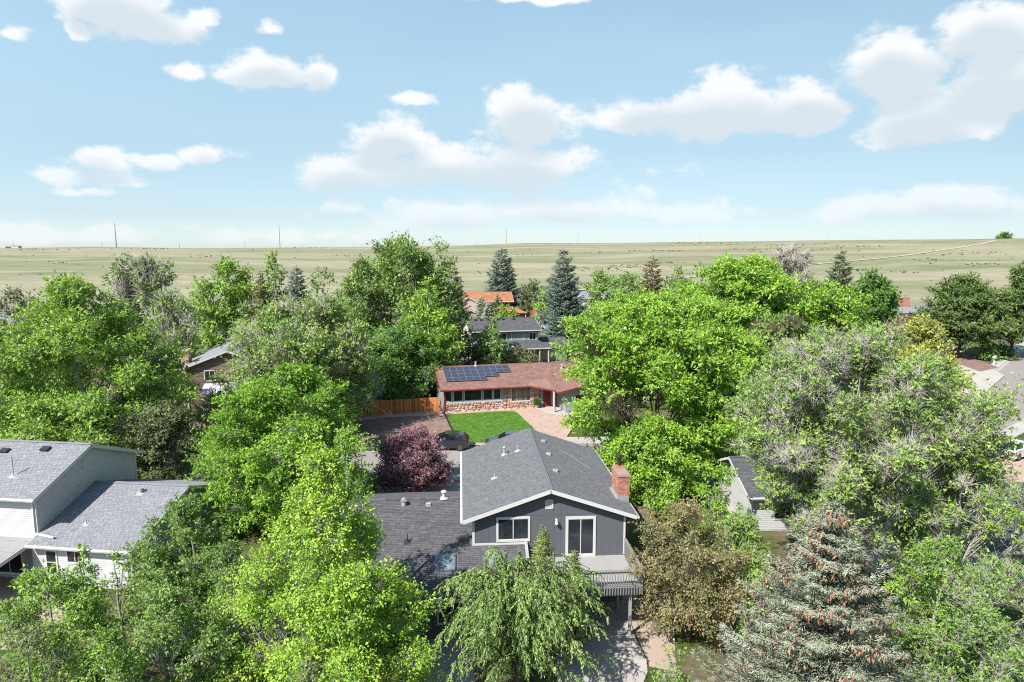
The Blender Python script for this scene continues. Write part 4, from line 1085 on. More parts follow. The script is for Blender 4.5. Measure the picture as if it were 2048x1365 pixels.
    frx = Frame((0, 0, 0), (0, 1, 0), (0, 0, 1), (1, 0, 0)); wl.prism([(.0, 0), (11.1, 0), (11.1, 2.6), (4, 4.78), (0.0, 3.5)], x0 + .4, -.02, frx); wl.build('wing_wall', 'wall_slate', T)
    fw = wall_frame((0, -3.1, 0), (0, -1))
    for a in (-6.8, -4.4, -1.9, .3): window(T, fw, a, .9, 1.3, 1.1, 2, .1)
    for px_, py_ in ((893, 1126), (992.5, 1120)):
        # the two roof windows, slightly different glass tone
        p = None
        for k in range(400):
            yy = ye + k * .02; w_ = T.matrix_basis @ Vector((0, yy, zAt(yy)))
            # project the candidate to the photo row
            d = Vector((w_.x, w_.y, w_.z - H)); dep = d.y * CP - d.z * SP; row = 682.5 + FPX * (-(d.y * SP) - d.z * CP) / dep
            if row < py_: break
        xw = (px_ - 1024) / FPX * dep; loc = T.matrix_basis.inverted() @ Vector((xw, w_.y, w_.z)); a = loc.x - x0; b = (yy - ye) * sc
        f = MB(); hw, hl = .43, .58
        f.box(a - hw - .06, a + hw + .06, b - hl - .06, b - hl, 0, .13, wf).box(a - hw - .06, a + hw + .06, b + hl, b + hl + .06, 0, .13, wf).box(a - hw - .06, a - hw, b - hl, b + hl, 0, .13, wf).box(a + hw, a + hw + .06, b - hl, b + hl, 0, .13, wf)
        f.box(a - hw - .2, a + hw + .2, b - hl - .2, b + hl + .2, .014, .02, wf)
        s_ = f.build('skylight', 'metal_grey', T); MB().box(a - hw, a + hw, b - hl, b + hl, .05, .10, wf).build('pane', 'glass_sky' , s_)
    def wloc(px_, py_):
        for k in range(600):
            yy = ye + k * .0127; w_ = T.matrix_basis @ Vector((-4, yy, zAt(yy))); d = Vector((w_.x, w_.y, w_.z - H)); dep = d.y * CP - d.z * SP; row = 682.5 + FPX * (-(d.y * SP) - d.z * CP) / dep
            if row < py_: break
        loc = T.matrix_basis.inverted() @ Vector(((px_ - 1024) / FPX * dep, w_.y, w_.z)); return loc.x - x0, (yy - ye) * sc
    a, b = wloc(857, 1012); roof_vent(rw, wf, a, b)
    a, b = wloc(888, 995.5); roof_pipe(rw, wf, a, b, .42, .12, cap=True)
    a, b = wloc(815, 1085); roof_pipe(rw, wf, a, b, .45, .03, mat='metal_dark')
    a, b = wloc(808, 1012); p = Vector(wf((a, b, 0))); t = MB().cyl(p, p + Vector((0, 0, .22)), .15, n=14)
    for k in range(14):
        th = k * 2 * math.pi / 14; q = lambda r_, z_: p + Vector((math.cos(th) * r_, math.sin(th) * r_, z_))
        t.beam(q(.10, .22), q(.19, .33), .02, .05).beam(q(.19, .33), q(.08, .46), .02, .05)
    t.cyl(p + Vector((0, 0, .45)), p + Vector((0, 0, .48)), .1, n=12).build('turbine_vent', 'metal_light', rw)
    # ---- deck
    zd, dx0, dx1, dy0, dy1 = 2.80, 2.62, 8.52, -3.78, -.02
    dk = MB().box(dx0, dx1, dy0, dy0 + .05, zd - .33, zd - .03).box(dx1 - .05, dx1, dy0 + .05, dy1, zd - .33, zd - .03).box(dx0, dx0 + .05, dy0 + .05, dy1, zd - .33, zd - .03)
    for k in range(9): dk.box(dx0 + .35 + k * .66, dx0 + .40 + k * .66, dy0 + .05, dy1, zd - .24, zd - .035)
    deck = dk.build('deck', 'rail_grey', T, origin=(dx0, dy0, zd))
    bd = MB().box(0, dx1 - dx0, 0, .138, -.03, 0).build('deck_board', 'deck_grey', deck); n = int((dy1 - dy0) / .144)
    for k in range(1, n + 1): copy_child(bd, deck, (random.uniform(-.005, .005), k * .144, 0))
    pt = MB().box(-.045, .045, -.045, .045, -.3, .98)
    p0 = pt.build('rail_post', 'rail_grey', deck); p0.location = (.06, -.05, 0)
    for q in ((dx1 - dx0) * .5 - .4, dx1 - dx0 - .05): copy_child(p0, deck, (q, -.05, 0))
    for q in (1.8, dy1 - dy0 - .1): copy_child(p0, deck, (dx1 - dx0 + .045, q, 0))
    Lx, Ly = dx1 - dx0, dy1 - dy0
    MB().box(-.05, Lx + .12, -.14, .03, .95, .99).build('top_rail', 'rail_grey', deck); MB().box(Lx - .03, Lx + .12, .03, Ly, .951, .991).build('top_rail', 'rail_grey', deck)
    MB().box(-.02, Lx + .05, -.075, -.038, .83, .91).build('rail', 'rail_grey', deck); MB().box(Lx + .02, Lx + .055, .0, Ly, .83, .91).build('rail', 'rail_grey', deck)
    b0 = MB().box(-.02, .02, -.02, .02, -.34, .95).build('baluster', 'rail_grey', deck); b0.location = (.12, -.098, 0)
    k = 1
    while .12 + k * .142 < Lx + .06: copy_child(b0, deck, (.12 + k * .142, -.098, 0)); k += 1
    k = 0
    while .05 + k * .142 < Ly - .05: copy_child(b0, deck, (Lx + .078, .05 + k * .142, 0)); k += 1
    for (px_, py_) in ((dx1 - .48, dy0 + .28), (dx1 - .48, -.8), (dx0 + .4, dy0 + .28), (5.5, -.8)):
        MB().box(px_ - .07, px_ + .07, py_ - .07, py_ + .07, 0, zd - .34).build('deck_post', 'deck_grey', deck).matrix_parent_inverse.identity()
    for ch in deck.children:
        if ch.name.startswith('deck_post'): ch.location = (-dx0, -dy0, -zd)
    MB().box(dx0, dx1, dy0 + .2, dy0 + .33, zd - .5, zd - .34).build('girder', 'rail_grey', deck).location = (-dx0, -dy0, -zd)
    # ground floor door and window under the deck
    window(T, fr, 3.4, .3, 1.9, 1.9, 2, .1); window(T, fr, 6.6, .9, 1.2, 1.1, 2, .08)
    return T
grey_house()

# ================================================================== LEFT WHITE HOUSE
def white_house_left():
    T = thing('white_sided_house', 'two storey white clapboard house with pale grey shingle roofs at the left edge', 'house', (-28.5, 38.9, 0), R(-7.7))
    x0 = -15
    # upper block
    gable_body(T, 'x', x0 + .3, -.3, .45, 9.35, 5.36, 7.12, 'white_siding', name='wall')
    r = gable_roof(T, 'x', x0, .02, 0, 9.8, 5.3, 7.26, 'shingle_light', tw=.31, ex=.145, fas=.2)
    wallf = [c for c in T.children if c.name.startswith('wall')][0]
    fs = wall_frame((-.3, .45, 0), (1, 0)); s1 = (7.12 - 5.36) / 4.45
    MB().siding(fs, [(0.09, 2.4), (8.81, 2.4), (8.81, 5.36), (4.45, 7.08), (0.09, 5.36)], .135).build('siding', 'white_siding', wallf, kind='stuff')
    ff = wall_frame((x0 + .3, .45, 0), (0, -1)); L = -.6 - x0
    MB().siding(ff, [(0, 2.66), (L - .09, 2.66), (L - .09, 5.34), (0, 5.34)], .135).build('siding', 'white_siding', wallf, kind='stuff')
    MB().box(-.40, -.27, .40, .53, 2.68, 5.3).build('corner_board', 'white_trim', T); MB().box(-.32, -.265, 9.26, 9.4, 2.5, 5.3).build('corner_board', 'white_trim', T); MB().box(x0 + .3, -.27, .415, .45, 2.56, 2.67).build('base_board', 'white_trim', T)
    MB().box(3.85, 4.2, 5.75, 6.3, .02, .05, fs).build('gable_vent', 'white_siding', T)
    ru = plane_frame((x0, 0, 5.3), (0, 0, 5.3), (x0, 4.9, 7.26))
    for a, b in ((15 - 2.7, 4.5), (15 - 5.4, 4.15)): MB().box(a - .28, a + .28, b - .2, b + .2, .012, .16, ru).build('roof_vent', 'metal_dark', r)
    roof_pipe(r, ru, 15 - 2.9, 1.9, 1.25, .045, mat='metal_light')
    # lower block
    gable_body(T, 'x', -.32, 6.2, -.1, 10.7, 2.74, 4.42, 'white_siding', name='wall')
    wl = [c for c in T.children if c.name.startswith('wall')][-1]
    r2 = gable_roof(T, 'x', -.27, 6.55, -.52, 11.1, 2.68, 4.55, 'shingle_light', tw=.31, ex=.145, fas=.2)
    fl = wall_frame((-.3, -.1, 0), (0, -1))
    MB().siding(fl, [(0, .05), (6.45, .05), (6.45, 2.74), (0, 2.74)], .13).build('siding', 'white_siding', wl, kind='stuff')
    fr2 = wall_frame((6.2, -.1, 0), (1, 0)); MB().siding(fr2, [(0, .05), (10.8, .05), (10.8, 2.74), (5.4, 4.42), (0, 2.74)], .13).build('siding', 'grey_wall', wl, kind='stuff')  # gable side clad grey, not white: its shade is put into the colour
    MB().box(6.12, 6.24, -.15, .0, 0, 2.7).build('corner_board', 'white_trim', T)
    window(T, fl, 2.35, 1.55, .95, .72, 2, .08, depth=.055)
    dr = window(T, fl, .95, .75, .62, 1.45, 2, .09, name='storm_door', tmat='door_white', gmat='glass', depth=.06, horiz=True)
    MB().box(.86, 1.66, .03, .66, 0, .055, fl).build('door_panel', 'door_white', dr); MB().box(1.70, 1.74, 1.2, 1.32, .03, .09, fl).build('handle', 'metal_dark', dr)
    rl = plane_frame((-.27, -.52, 2.68), (6.55, -.52, 2.68), (-.27, 5.29, 4.55))
    roof_pipe(r2, rl, 2.45, 2.0, .32, .035); p = Vector(rl((4.0, 5.2, 0))); MB().cyl(p, p + Vector((0, 0, .2)), .1, n=12).cyl(p + Vector((0, 0, .14)), p + Vector((0, 0, .2)), .17, n=12).cyl(p + Vector((0, 0, .25)), p + Vector((0, 0, .32)), .17, n=12).box(3.75, 4.25, 4.85, 5.5, .012, .025, rl).build('vent_cap', 'metal_light', r2)
    # downpipes
    MB().beam((-.42, .36, 5.12), (-.42, .34, 2.95), .08, .10, up=(0, 1, 0)).beam((-.42, .34, 3.0), (1.15, -.02, 2.99), .09, .10).build('downpipe', 'white_trim', T)
    MB().beam((5.95, -.2, 2.55), (5.95, -.2, .1), .08, .10, up=(0, 1, 0)).build('downpipe', 'white_trim', T)
    # patio cover
    pf = plane_frame((x0, -4.3, 2.02), (-.42, -4.3, 2.02), (x0, .4, 2.66)); Ls = math.hypot(4.7, .64)
    pr = MB().box(0, -x0 - .42, 0, Ls, -.07, -.001, pf).build('patio_roof', 'patio_roof', T)
    se = MB()
    for k in range(4): se.box(0, -x0 - .42, .9 + k * 1.15, .92 + k * 1.15, 0, .008, pf)
    se.build('seam', 'rail_grey', pr, kind='stuff')
    MB().box(-x0 - .42, -x0 - .39, -.03, Ls, -.22, .01, pf).box(0, -x0 - .42, -.03, 0, -.2, .0, pf).build('fascia', 'white_trim', pr)
    for q in (-.75, -5.5, -10): MB().box(q - .06, q + .06, -4.1, -3.98, 0, 1.95).build('patio_post', 'white_trim', T)
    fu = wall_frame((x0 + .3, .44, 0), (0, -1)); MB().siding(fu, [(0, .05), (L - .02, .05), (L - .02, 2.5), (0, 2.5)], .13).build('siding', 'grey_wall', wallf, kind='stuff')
    window(T, fu, 11.4, .3, 1.7, 1.9, 2, .1)
    return T
white_house_left()

# ================================================================== STONE RANCH HOUSE
def stones(T, fr, rects, holes, rng, smax=.62):
    """irregular rubble facing: overlapping-row cells with ragged outlines, each stone an object"""
    count = 0
    par = T
    for (x0, x1, z0, z1) in rects:
        z = z0
        while z < z1 - .05:
            hh = min(rng.uniform(.17, .34), z1 - z)
            if z1 - z - hh < .08: hh = z1 - z
            x = x0
            while x < x1 - .05:
                w = min(rng.uniform(.25, smax), x1 - x)
                if x1 - x - w < .12: w = x1 - x
                cx, cz = x + w / 2, z + hh / 2
                if not any(a < cx < b and c < cz < d for a, b, c, d in holes):
                    n = 8; poly = []
                    for k in range(n):
                        t = 2 * math.pi * (k + rng.uniform(-.2, .2)) / n; ct, s_ = math.cos(t), math.sin(t)
                        e = 1 / max(abs(ct) ** 3 + abs(s_) ** 3, 1e-3) ** (1 / 3); j = rng.uniform(.86, .99)
                        poly.append((ct * w / 2 * e * j, s_ * hh / 2 * e * j))
                    m = MB(); d = rng.uniform(.05, .13); tilt = (rng.uniform(-.05, .05), rng.uniform(-.08, .04))
                    P = [(cx + a, cz + b, 0) for a, b in poly] + [(cx + a * .78, cz + b * .78, d + a / w * tilt[0] + b / hh * tilt[1]) for a, b in poly]
                    F = [(k, (k + 1) % n, n + (k + 1) % n, n + k) for k in range(n)] + [tuple(range(n, 2 * n))]
                    m.add(fr(P), F, rng.uniform(-1, 1)); m.build('stone', 'sandstone', par); count += 1
                x += w
            z += hh
    return count
def stone_house():
    T = thing('stone_ranch_house', 'single storey ranch house with red shingle roof, solar panels and sandstone front', 'house', (-8.2, 81.2, 0), R(13.2))
    rng = random.Random(4); W = 14.5
    body = gable_body(T, 'x', 0, 27, .0, 11.4, 2.95, 4.52, 'grey_wall')
    gable_body(T, 'y', 14.2, 21.8, -4.0, 3.0, 2.9, 3.75, 'grey_wall')
    r = gable_roof(T, 'x', -.55, 27.6, -.75, 12.1, 2.98, 4.72, 'shingle_red', tw=.36, ex=.2, fascia='red_trim', fas=.2)
    # entry wing in front
    fr = wall_frame((0, 0, 0), (0, -1))
    wing = gable_roof(T, 'y', 13.0, 23.0, -4.7, 3.2, 2.9, 3.95, 'shingle_red', tw=.36, ex=.2, fascia='red_trim', fas=.2, name='wing_roof')
    # slanted link between eaves over the entry
    m = MB(); m.add([(10.7, -.76, 2.985), (13.0, -3.3, 2.905), (13.1, 1.0, 3.5), (10.7, .4, 3.35)], [(0, 1, 2, 3)]); m.add([(10.7, -.77, 2.98), (13.0, -3.32, 2.90), (13.0, -3.32, 2.72), (10.7, -.77, 2.80)], [(0, 3, 2, 1)], 0)
    m.build('porch_roof', 'shingle_red', T)
    MB().beam((10.65, -.80, 2.88), (13.0, -3.36, 2.80), .05, .2).build('fascia', 'red_trim', T)
    MB().box(12.82, 12.98, -3.25, -3.09, 0, 2.8).build('porch_post', 'white_trim', T)
    MB().box(12.98, 13.07, -3.30, -3.21, .1, 2.75).build('downpipe', 'red_trim', T); MB().box(-.02, .08, -.16, -.06, .2, 2.8).box(-.10, -.03, -.12, -.03, .1, 2.8).build('downpipe', 'red_trim', T)
    # windows
    ys = [.12, 1.98, 4.05, 7.0, 9.05]
    cells = [(.15, 1.35), (1.95, 1.95), (4.25, 3.7), (8.30, 1.95), (10.6, 1.55)]
    sc_ = 7.1 / 12.3
    for a, w in cells: window(T, fr, a * sc_ + .02, 1.40, w * sc_ - .08, 1.26, 1, .075, gmat='glass_screen', tmat='pale_siding', depth=.05)
    MB().box(0, 7.25, 1.14, 1.29, 0, .07, fr).build('sill', 'pale_siding', T)
    window(T, fr, 8.35, 1.02, 2.45, 1.72, 3, .1, gmat='glass_room', depth=.07, weights=[1, 2.1, 1], name='picture_window')
    n = stones(body, fr, [(.05, 7.3, .02, 1.14), (7.3, 12.2, .02, 2.75)], [(8.2, 10.95, .9, 2.9)], rng)
    # planter ledge stones at the foot of the wall
    for k in range(11):
        a = 1.3 + k * .95 + rng.uniform(-.2, .2); s_ = rng.uniform(.28, .5); m = MB(); nn = 8
        P = [(a + math.cos(t) * s_, -.35 + math.sin(t) * s_ * .6, 0) for t in [i * 2 * math.pi / nn for i in range(nn)]]
        P += [(a + (x - a) * .7, -.35 + (y + .35) * .7, rng.uniform(.2, .3)) for x, y, z in P[:nn]]
        m.add(P, [(k_, (k_ + 1) % nn, nn + (k_ + 1) % nn, nn + k_) for k_ in range(nn)] + [tuple(range(nn, 2 * nn))], rng.uniform(-1, 1))
        m.build('stone', 'sandstone', body)
    # entry
    fe = wall_frame((12.2, 0, 0), (0, -1)); MB().box(.25, 1.25, .1, 2.2, 0, .06, fe).build('front_door', 'red_door', T)
    window(T, fe, 1.5, .3, .5, 1.8, 1, .06)
    fg = wall_frame((14.2, -4.0, 0), (0, -1)); g = MB()
    for k in range(4): g.box(1.2, 6.2, .1 + k * .56, .62 + k * .56, 0, .05, fg)
    g.build('garage_door', 'red_door', T)
    # solar array: modules set on the roof
    e0, e1, r0 = (-.55, -.75, 2.98), (27.6, -.75, 2.98), (-.55, 5.675, 4.72); rf = plane_frame(e0, e1, r0)
    pw, ph = 1.72, 1.0; L = math.hypot(6.425, 1.74)
    sp = thing('solar_array', None, None, (0, 0, 0)); bpy.data.objects.remove(sp)
    base = MB().box(0, pw - .03, 0, ph - .03, .10, .14, rf)
    mid = Vector(rf((0, 0, 0)))
    frame0 = base.build('solar_panel', 'panel_frame', T, origin=mid)
    cell0 = MB().box(.018, pw / 2 - .022, .018, ph - .048, .138, .146, rf).build('cell_sheet', 'solar_cell', frame0, origin=mid); cell0.location = (0, 0, 0)
    cell1 = copy_child(cell0, frame0, Vector(rf((pw / 2 - .005, 0, 0))) - mid)
    top = L - .55; first = True
    # columns from the left rake: three of four rows, one of three, one of two
    for c, rows in enumerate((4, 4, 4, 3, 2)):
        for q in range(rows):
            # modules hang down from a common top edge
            loc = Vector(rf((.98 + c * pw, top - (q + 1) * ph, 0)))
            if first: frame0.location = loc; first = False; continue
            f = copy_child(frame0, T, loc); copy_child(cell0, f); copy_child(cell1, f)
    # dark skirt under the lowest modules
    for c0, c1, rows in ((0, 3, 4), (3, 4, 3), (4, 5, 2)): MB().box(.98 + c0 * pw, .98 + c1 * pw - .03, top - rows * ph - .07, top - rows * ph - .005, .01, .13, rf).build('array_skirt', 'metal_dark', T)
    roof_pipe(r, rf, 16.6, L - 2.0, .5, .09, cap=True); roof_pipe(r, rf, 5.4, L - .15, .6, .12, mat='metal_light')
    c = chimney(T, 18.2, 19.8, 5.6, 6.7, 3.6, 5.7, bmat='sandstone', bricks=True)
    # flower pot by the door: a thing of its own
    return T
SH = stone_house()
def place_local(T, x, y, z=0): return T.matrix_basis @ Vector((x, y, z))
p = place_local(SH, 11.5, -.6)
pot = thing('potted_plant', 'round green potted shrub beside the stone entry of the red roofed house', 'plant', p)
MB().cyl((0, 0, .12), (0, 0, .55), .2, .3, 12).build('pot', 'concrete_tan', pot)
rng_ = np.random.default_rng(3); q = unit(rng_.normal(size=(900, 3))) * rng_.uniform(.25, .45, (900, 1)) + np.array([0, 0, .9])
leaves_mesh(q, unit(q - np.array([0, 0, .9]) + rng_.normal(size=q.shape) * .2), unit(rng_.normal(size=q.shape)), np.full(900, .12), np.full(900, .07), rng_.random(900) * .6, True, 'foliage', 'leaf_darkgreen', pot)
sheet('path', [tuple(place_local(SH, *a)[:2]) for a in ((11.2, -.6), (15.5, -.6), (15.5, -4.6), (13.4, -5.2), (12.0, -3.6))], .14, 'concrete_pale')

# cedar fence, every picket its own
def picket_fence(name, label, p0, p1, hgt, mat, pw=.14, gap=.012, group=None, rails=True):
    p0, p1 = Vector((*p0, 0)), Vector((*p1, 0)); d = p1 - p0; L = d.length; T = thing(name, label, 'fence', p0, math.atan2(d.y, d.x), group)
    rg = random.Random(int(L * 10)); n = int(L / (pw + gap)); var = []
    for k in range(7):
        m = MB(); h_ = hgt + rg.uniform(-.02, .03); m.prism([(0, .05), (pw, .05), (pw, h_ - .03), (pw - .03, h_), (.03, h_), (0, h_ - .03)], 0, .02, Frame((0, 0, 0), (1, 0, 0), (0, 0, 1), (0, -1, 0)), v=-1 + 2 * k / 6)
        o = m.build('picket', mat, T); o.location = (k * (pw + gap), rg.uniform(-.012, .012), 0); var.append(o)
    for k in range(7, n): copy_child(rg.choice(var), T, (k * (pw + gap), rg.uniform(-.012, .012), rg.uniform(-.03, .02)))
    for z in (.35, hgt - .3): MB().box(0, L, .02, .06, z, z + .09).build('rail', mat, T)
    k = 0
    while k * 2.4 < L: MB().box(k * 2.4 - .05, k * 2.4 + .05, .06, .16, 0, hgt - .05).build('post', mat, T); k += 1
a = G(736, 833); b = G(882, 824)
picket_fence('cedar_fence', 'orange cedar picket fence running left from the stone house', (a.x, a.y), (b.x, b.y), 1.86, 'cedar')
a = G(690, 843); b = G(735, 833); picket_fence('cedar_fence', 'shaded end of the cedar fence behind the pale shrub', (a.x, a.y), (b.x - .1, b.y), 1.75, 'cedar')
a = at(880, 737, 103); b = at(955, 735, 104); picket_fence('board_fence', 'weathered grey board fence behind the red roofed house', (a.x, a.y), (b.x, b.y), 1.8, 'old_wood', .16)
a = G(1060, 636); b = G(1082, 637.5); picket_fence('board_fence', 'reddish board fence right of the orange roofed house', (a.x, a.y), (b.x, b.y), 2.2, 'rust_fence', .3)

# ================================================================== OTHER HOUSES
def ranch_pixel_roof(): pass
def far_grey_house():
    T = thing('two_storey_house', 'sage two storey house with charcoal roof and columned porch behind the red roof', 'house', (-6.9, 116.2, 0), R(15))
    gable_body(T, 'x', 0, 11.9, 0, 8, 5.6, 7.1, 'sage_wall'); MB().siding(wall_frame((0, 8, 0), (-1, 0)), [(0, .2), (8, .2), (8, 5.6), (4, 7.1), (0, 5.6)], .2).build('siding', 'cream_wall', T, kind='stuff')
    MB().siding(wall_frame((0, 0, 0), (0, -1)), [(0, 3.2), (11.9, 3.2), (11.9, 5.6), (0, 5.6)], .2).build('siding', 'sage_wall', T, kind='stuff')
    r = gable_roof(T, 'x', -.5, 12.4, -.6, 8.6, 5.55, 7.28, 'shingle_dark', tw=.5, ex=.25, fas=.22)
    rf = plane_frame((-.5, -.6, 5.55), (12.4, -.6, 5.55), (-.5, 4, 7.28))
    for a_ in (1.9, 2.9, 4.2, 6.0, 6.9, 8.9): MB().box(a_ - .2, a_ + .2, 4.1, 4.5, 0, .22, rf).build('roof_vent', 'metal_dark', r)
    f = wall_frame((0, 0, 0), (0, -1))
    for a_ in (4.9, 10.3, 1.2): window(T, f, a_, 3.75, 1.15, 1.25, 2, .12)
    MB().box(6.7, 9.7, 3.6, 5.3, .0, .05, f).build('bay_panel', 'sage_wall', T); MB().box(9.2, 9.3, 3.6, 5.3, .05, .09, f).box(7.0, 7.1, 3.6, 5.3, .05, .09, f).build('batten', 'pale_siding', T)
    # porch with its own roof
    pf = plane_frame((1.2, -3.1, 2.75), (13.4, -3.1, 2.75), (1.2, 0, 3.75)); Ls = math.hypot(3.1, 1.0)
    pr = MB(); pr.prism([(0, 0), (12.2, 0), (10.6, Ls), (0, Ls)], -.12, -.001, pf); prr = pr.build('porch_roof', 'shingle_dark', T)
    MB().shingles(pf, [(0, 0), (12.2, 0), (10.6, Ls), (0, Ls)], .5, .25).build('shingles', 'shingle_dark', prr, kind='stuff'); MB().box(1.2, 13.4, -3.14, -3.10, 2.55, 2.74).build('fascia', 'white_trim', prr)
    for k in range(8): MB().box(1.5 + k * 1.62, 1.68 + k * 1.62, -2.95, -2.77, 0, 2.6).build('column', 'cream_wall', T)
    MB().box(0, 11.9, -.01, 0.0, 0, 2.6).build('porch_wall', 'cream_wall', T)
    for a_ in (2, 4.2, 7, 9.3): window(T, wall_frame((0, -.02, 0), (0, -1)), a_, .5, .95, 1.7, 1, .1)
    gable_body(T, 'x', 11.9, 17, -1, 6, 2.6, 3.6, 'sage_wall'); gable_roof(T, 'x', 11.95, 17.6, -1.6, 6.6, 2.6, 3.75, 'shingle_dark', tw=.5, ex=.25, name='wing_roof')
far_grey_house()
def orange_house():
    T = thing('orange_roof_house', 'two storey house with orange tile coloured roof and pinkish gables before the prairie', 'house', (-15.6, 184.5, 0), R(8))
    gable_body(T, 'x', 0, 15.5, 0, 9, 5.0, 7.0, 'brown_wall'); gable_roof(T, 'x', -.6, 16.2, -.8, 9.8, 5.0, 7.35, 'shingle_orange', tw=.6, ex=.35, fas=.25)
    gable_body(T, 'y', 1.0, 6.2, -2.6, 2.0, 4.9, 6.35, 'pink_wall'); gable_roof(T, 'y', .4, 6.8, -3.0, 3.5, 4.85, 6.55, 'shingle_orange', tw=.6, ex=.35, name='gable_roof', fas=.25)
    gable_body(T, 'y', .6, 6.8, -6.4, -2.0, 1.9, 3.3, 'pink_wall'); gable_roof(T, 'y', 0, 7.4, -6.9, -2.62, 1.85, 3.5, 'shingle_orange', tw=.6, ex=.35, name='garage_roof', fas=.25)
    window(T, wall_frame((0, -6.4, 0), (0, -1)), 3.9, .9, .9, .75, 2, .12)
    f = wall_frame((0, 0, 0), (0, -1)); window(T, f, 12.7, 3.2, 1.9, 1.5, 2, .16); window(T, f, 8.4, 3.2, 1.4, 1.2, 2, .16)
    pf = plane_frame((9.5, -3.8, 2.1), (19.5, -3.8, 2.1), (9.5, 1.0, 3.6)); pr = MB().prism([(0, 0), (10, 0), (6.6, 5.2), (0, 5.2)], -.15, 0, pf).build('porch_roof', 'shingle_orange', T)
    MB().shingles(pf, [(0, 0), (10, 0), (6.6, 5.2), (0, 5.2)], .6, .35).build('shingles', 'shingle_orange', pr, kind='stuff')
    pf2 = plane_frame((15.6, 4, 3.0), (15.6, 9, 3.0), (12.6, 4, 5.2))
    MB().box(9.8, 18.6, -3.2, .0, 0, 1.95).build('porch_wall', 'brown_wall', T); MB().box(10.5, 10.7, -3.5, -3.3, 0, 2.1).box(18.9, 19.1, -3.5, -3.3, 0, 2.1).build('column', 'white_trim', T)
    window(T, wall_frame((0, -3.2, 0), (0, -1)), 12.5, .3, 2.6, 1.4, 3, .15)
orange_house()
def brown_house():
    T = thing('brown_brick_house', 'brown house with grey gable roof, stone chimney and white porch roof between left trees', 'house', (-40.0, 82.5, 0), R(14))
    body = gable_body(T, 'y', 0, 9.6, 0, 13, 5.5, 7.3, 'brown_brick'); gable_roof(T, 'y', -.6, 10.2, -.5, 13.5, 5.35, 7.4, 'shingle_light', tw=.4, ex=.2, fas=.22)
    f = wall_frame((0, 0, 0), (0, -1)); m = MB(); z = .4; k = 0
    while z < 7.1:
        iv = interval([(0, 0), (9.6, 0), (9.6, 5.5), (4.8, 7.3), (0, 5.5)], z + .06)
        if iv: m.box(iv[0] + .03, iv[1] - .03, z, z + .125, 0, .02, f, v=random.uniform(-1, 1))
        z += .14
    m.build('brick_course', 'brown_brick', body, kind='stuff')
    window(T, f, 2.1, 3.65, 1.1, 1.2, 2, .1)
    chimney(T, -.85, .0, 1.6, 3.6, 0, 7.1, bmat='sandstone', bricks=True); MB().beam((-.1, -.35, 5.1), (.05, -.1, 4.7), .08, .08).box(.02, .1, -.14, -.04, .2, 4.7).build('downpipe', 'white_trim', T)
    pf = plane_frame((2.0, -3.6, 2.7), (10, -3.6, 2.7), (2.0, -.02, 3.3)); MB().box(0, 8, 0, 3.63, -.1, 0, pf).build('porch_roof', 'white_siding', T)
    for q_ in (2.3, 6, 9.7): MB().box(q_ - .08, q_ + .08, -3.4, -3.24, 0, 2.6).build('porch_post', 'white_trim', T)
    window(T, f, 3.4, .4, 2.2, 1.6, 2, .1)
brown_house()
def simple_house(name, label, x, y, rz, w, d, ze, rise, roof, wall, axis='x', wins=(), over=.5, lower=None, chim=None, second=None):
    T = thing(name, label, 'house', (x, y, 0), R(rz)); half = d / 2 if axis == 'x' else w / 2; k = rise / half
    gable_body(T, axis, 0, w, 0, d, ze, ze + rise, wall)
    r = gable_roof(T, axis, -over, w + over, -over, d + over, ze - over * k + .12, ze + rise + .14, roof, tw=.5, ex=.28, fas=.24)
    f = wall_frame((0, 0, 0), (0, -1))
    for (a_, b_, ww, hh) in wins: window(T, f, a_, b_, ww, hh, 2, .12)
    if lower:
        lx0, lx1, dep, z0_, z1_ = lower; pf = plane_frame((lx0, -dep, z0_), (lx1, -dep, z0_), (lx0, -.02, z1_)); Ls = math.hypot(dep, z1_ - z0_); o = MB().box(0, lx1 - lx0, 0, Ls - .03, -.14, 0, pf).build('porch_roof', roof, T)
        for q_ in np.linspace(lx0 + .3, lx1 - .3, 4): MB().box(q_ - .08, q_ + .08, -dep + .2, -dep + .36, 0, z0_ - .1).build('porch_post', 'white_trim', T)
    if chim: chimney(T, *chim, bricks=False)
    if second:
        a_, b_, y0_, y1_, ze_, zr_, wm = second; gable_body(T, 'y', a_, b_, y0_, y1_, ze_, zr_, wm); gable_roof(T, 'y', a_ - .4, b_ + .4, y0_ - .4, y1_, ze_ - .1, zr_ + .14, roof, tw=.5, ex=.28, name='gable_roof', fas=.24)
    return T
simple_house('two_storey_house', 'brown two storey house with dark grey roof deep among the left trees', -69, 139, 0, 17, 9, 5.0, 2.1, 'shingle_dark', 'brown_wall', wins=((2, 3, 1.4, 1.3), (5, 3, 1.4, 1.3), (8.3, 3.1, 1, 1.2), (11, 3, 1.4, 1.3)), lower=(0, 12, 3, 2.4, 3.2), chim=(12.6, 13.8, 5, 6, 5, 8.2))
simple_house('two_storey_house', 'blue grey house hidden behind the big central cottonwoods', -19, 103, 4, 10, 9, 4.9, 2.0, 'shingle_dark', 'grey_wall', wins=((4.0, 3.4, 1.3, 1.2), (1, 3.4, 1.3, 1.2), (4.4, .4, 1.6, 1.8)), lower=(0, 8, 2.4, 2.4, 3.0))
simple_house('gable_house', 'pale gabled house with white rake boards and brick chimney behind the locust', 24.8, 85.5, 18, 14, 10, 4.4, 2.9, 'shingle_dark', 'pale_siding', axis='y', wins=((2, .8, 1.6, 1.4), (6.5, .8, 2, 1.5), (10, .8, 1.4, 1.4), (5.5, 3.6, 1.6, 1.2)), chim=(13.6, 15.0, 2, 3.2, 0, 8.2))
